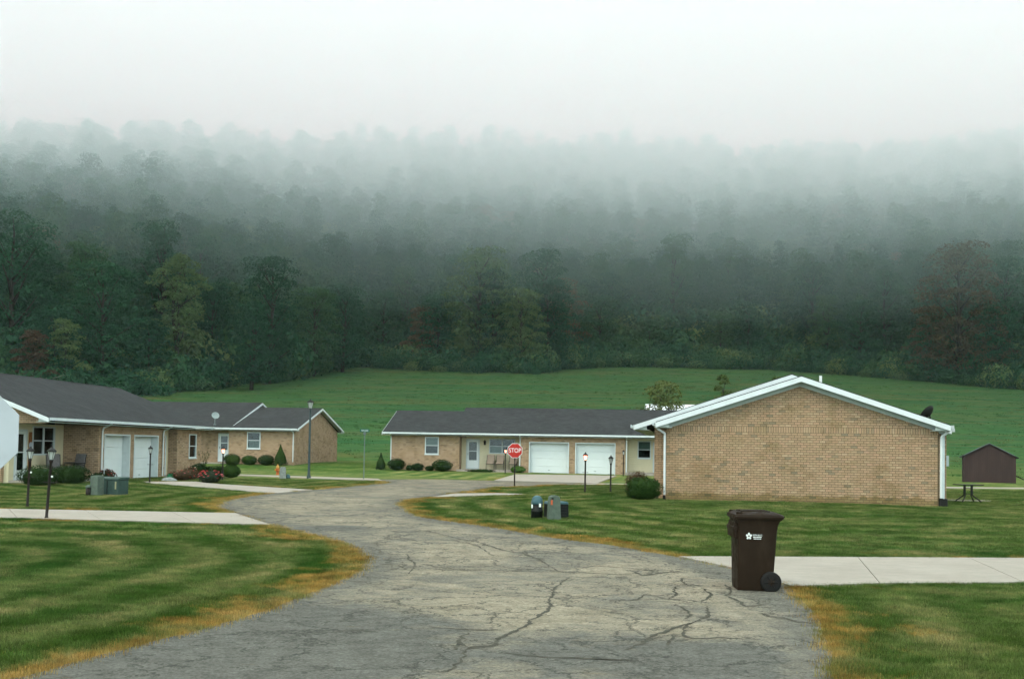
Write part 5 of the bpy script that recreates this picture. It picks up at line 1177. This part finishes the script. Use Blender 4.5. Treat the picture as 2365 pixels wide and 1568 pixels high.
# undergrowth along the meadow edge
ucol = bpy.data.collections.new('undergrowth_bushes')
for i in range(3):
    C, Nn = shrub_mesh('u%d' % i, 'loose', 420, .4, 'leaf_wood', .35); C = C*np.array((1.6, 1.6, 1.0)); C[:, 2] += .8; me = quads_mesh('bush', leaves(C, Nn, .34)); me.materials.append(M['leaf_wood' if i < 2 else 'leaf_pale']); ucol.objects.link(bpy.data.objects.new('bush', me))
x = rng.uniform(-130, 150, 2200); dpt_ = np.where(np.arange(2200) < 950, rng.normal(3.0, 2.4, 2200), rng.uniform(4, 26, 2200)); y = Yt(x)+dpt_; s = rng.uniform(.6, 2.2, 2200)*(1+.05*np.clip(dpt_, 0, 20))
# the nearer tongue of brush at the left
ug_ = scatter('undergrowth', np.stack([x, y, G(x, y)-.3], 1), np.stack([np.zeros(2200), np.zeros(2200), rng.uniform(0, 6.28, 2200)], 1), np.stack([s, s, s*rng.uniform(.6, 1.4, 2200)], 1), rng.choice(3, 2200, p=[.42, .40, .18]), ucol)
kind(ug_, 'stuff'); ug_['label'] = 'low brush along the foot of the wood'; ug_['category'] = 'undergrowth'
# rough tufts in the meadow
mcol = bpy.data.collections.new('meadow_tufts')
for i in range(3):
    o = blade_patch('meadow_tuft', 40, .55, .11, .035); o.data.materials.clear(); o.data.materials.append(M['leaf_meadow' if i < 2 else 'leaf_meadow_dry']); mcol.objects.link(o)
n = 9000; y = rng.uniform(78, 215, n)**1.0; x = rng.uniform(-1, 1, n)*(.6*y+10); k = (y < Yt(x)+2) & ~((np.abs(x+22) < 16) & (y < 86)) & ~((x > -10) & (x < 20) & (y < 84)) & ~((x > 10) & (x < 24) & (y < 104) & (y > 94)); x, y = x[k], y[k]; n = len(x); s = rng.uniform(.5, 1.3, n)
clump = np.sin(x*.21+2*np.sin(y*.13))+np.sin(y*.33+x*.07); pk = np.where(clump > .9, 2, rng.integers(0, 2, n))
mg = scatter('meadow_grass', np.stack([x, y, G(x, y)-.04], 1), np.stack([np.zeros(n), np.zeros(n), rng.uniform(0, 6.28, n)], 1), np.stack([s*1.4, s*1.4, s], 1), pk, mcol)
kind(mg, 'stuff'); mg['label'] = 'rough green meadow grass on the slope behind the houses'; mg['category'] = 'grass'
# young trees on the field behind the roofs
def young(label, px, Yd, h, w_, seed, nl=16):
    p = at(px, Yd); t = thing('young_tree', label, 'tree', p, 0, 'young trees behind the roofs'); V, m = tree_parts(seed, h, w_, nl, .75, .2, 125, .28)
    obj('crown', quads_mesh('crown', V), 'leaf_young', t); m.build('trunk', 'bark', t, True)
young('young loose crowned tree before the white metal roof', 1540, 89, 6.9, 4.2, 201, 26)
young('slim young tree between the white roof and the nearest gable', 1668, 92, 7.6, 2.6, 202, 12)
young('slim young tree just showing over the nearest gable peak', 1800, 92, 7.6, 2.2, 203, 10)
# a dead pale branch hanging over the brush at the left
p = at(205, 150); p = Vector((p.x, float(Yt(p.x))-1.5, 0)); p.z = g1(p.x, p.y)+2.2
t = thing('dead_branch', 'pale dead branch hanging in front of the dark brush above the left roof', 'branch', p)
MB().tube([(-3.2, 0, 1.7), (-2.2, 0, .9), (-.8, -.2, .7), (.8, 0, .8), (2.2, .3, 1.3)], [.03, .05, .06, .05, .02], 6).tube([(.0, -.1, .72), (.5, 0, .1), (.45, 0, -1.3)], [.045, .03, .012], 5).tube([(-2.2, 0, .9), (-2.6, 0, .3), (-2.5, 0, -.3)], [.03, .02, .01], 5).build('limb', 'pale_bark', t)
m = MB()

# ------------------------------------------------------------------ the air: thin haze everywhere, and the low cloud that lies on the hill
def volume_box(name, x0, x1, y0, y1, z0, z1, dens, alb):
    o = MB().box(x0, x1, y0, y1, z0, z1).build(name, None); me = o.data
    m = bpy.data.materials.new(name); m.use_nodes = True; t = m.node_tree; t.nodes.clear(); out = t.nodes.new('ShaderNodeOutputMaterial'); v = t.nodes.new('ShaderNodeVolumePrincipled')
    v.inputs['Density'].default_value = dens; v.inputs['Color'].default_value = (*alb, 1); v.inputs['Absorption Color'].default_value = (1, 1, 1, 1); v.inputs['Anisotropy'].default_value = .0
    t.links.new(v.outputs[0], out.inputs['Volume']); me.materials.append(m); return kind(o, 'stuff')
volume_box('haze', -1700, 1700, -300, 1300, -40, 170, .00012, (.78, 1.0, .985))
for z0, de in ((30, .0017), (50, .0054), (68, .0128)):
    volume_box('low_cloud', -1600, 1600, 62, 1250, z0, 134+z0*.05, de, (.78, 1.0, .985))
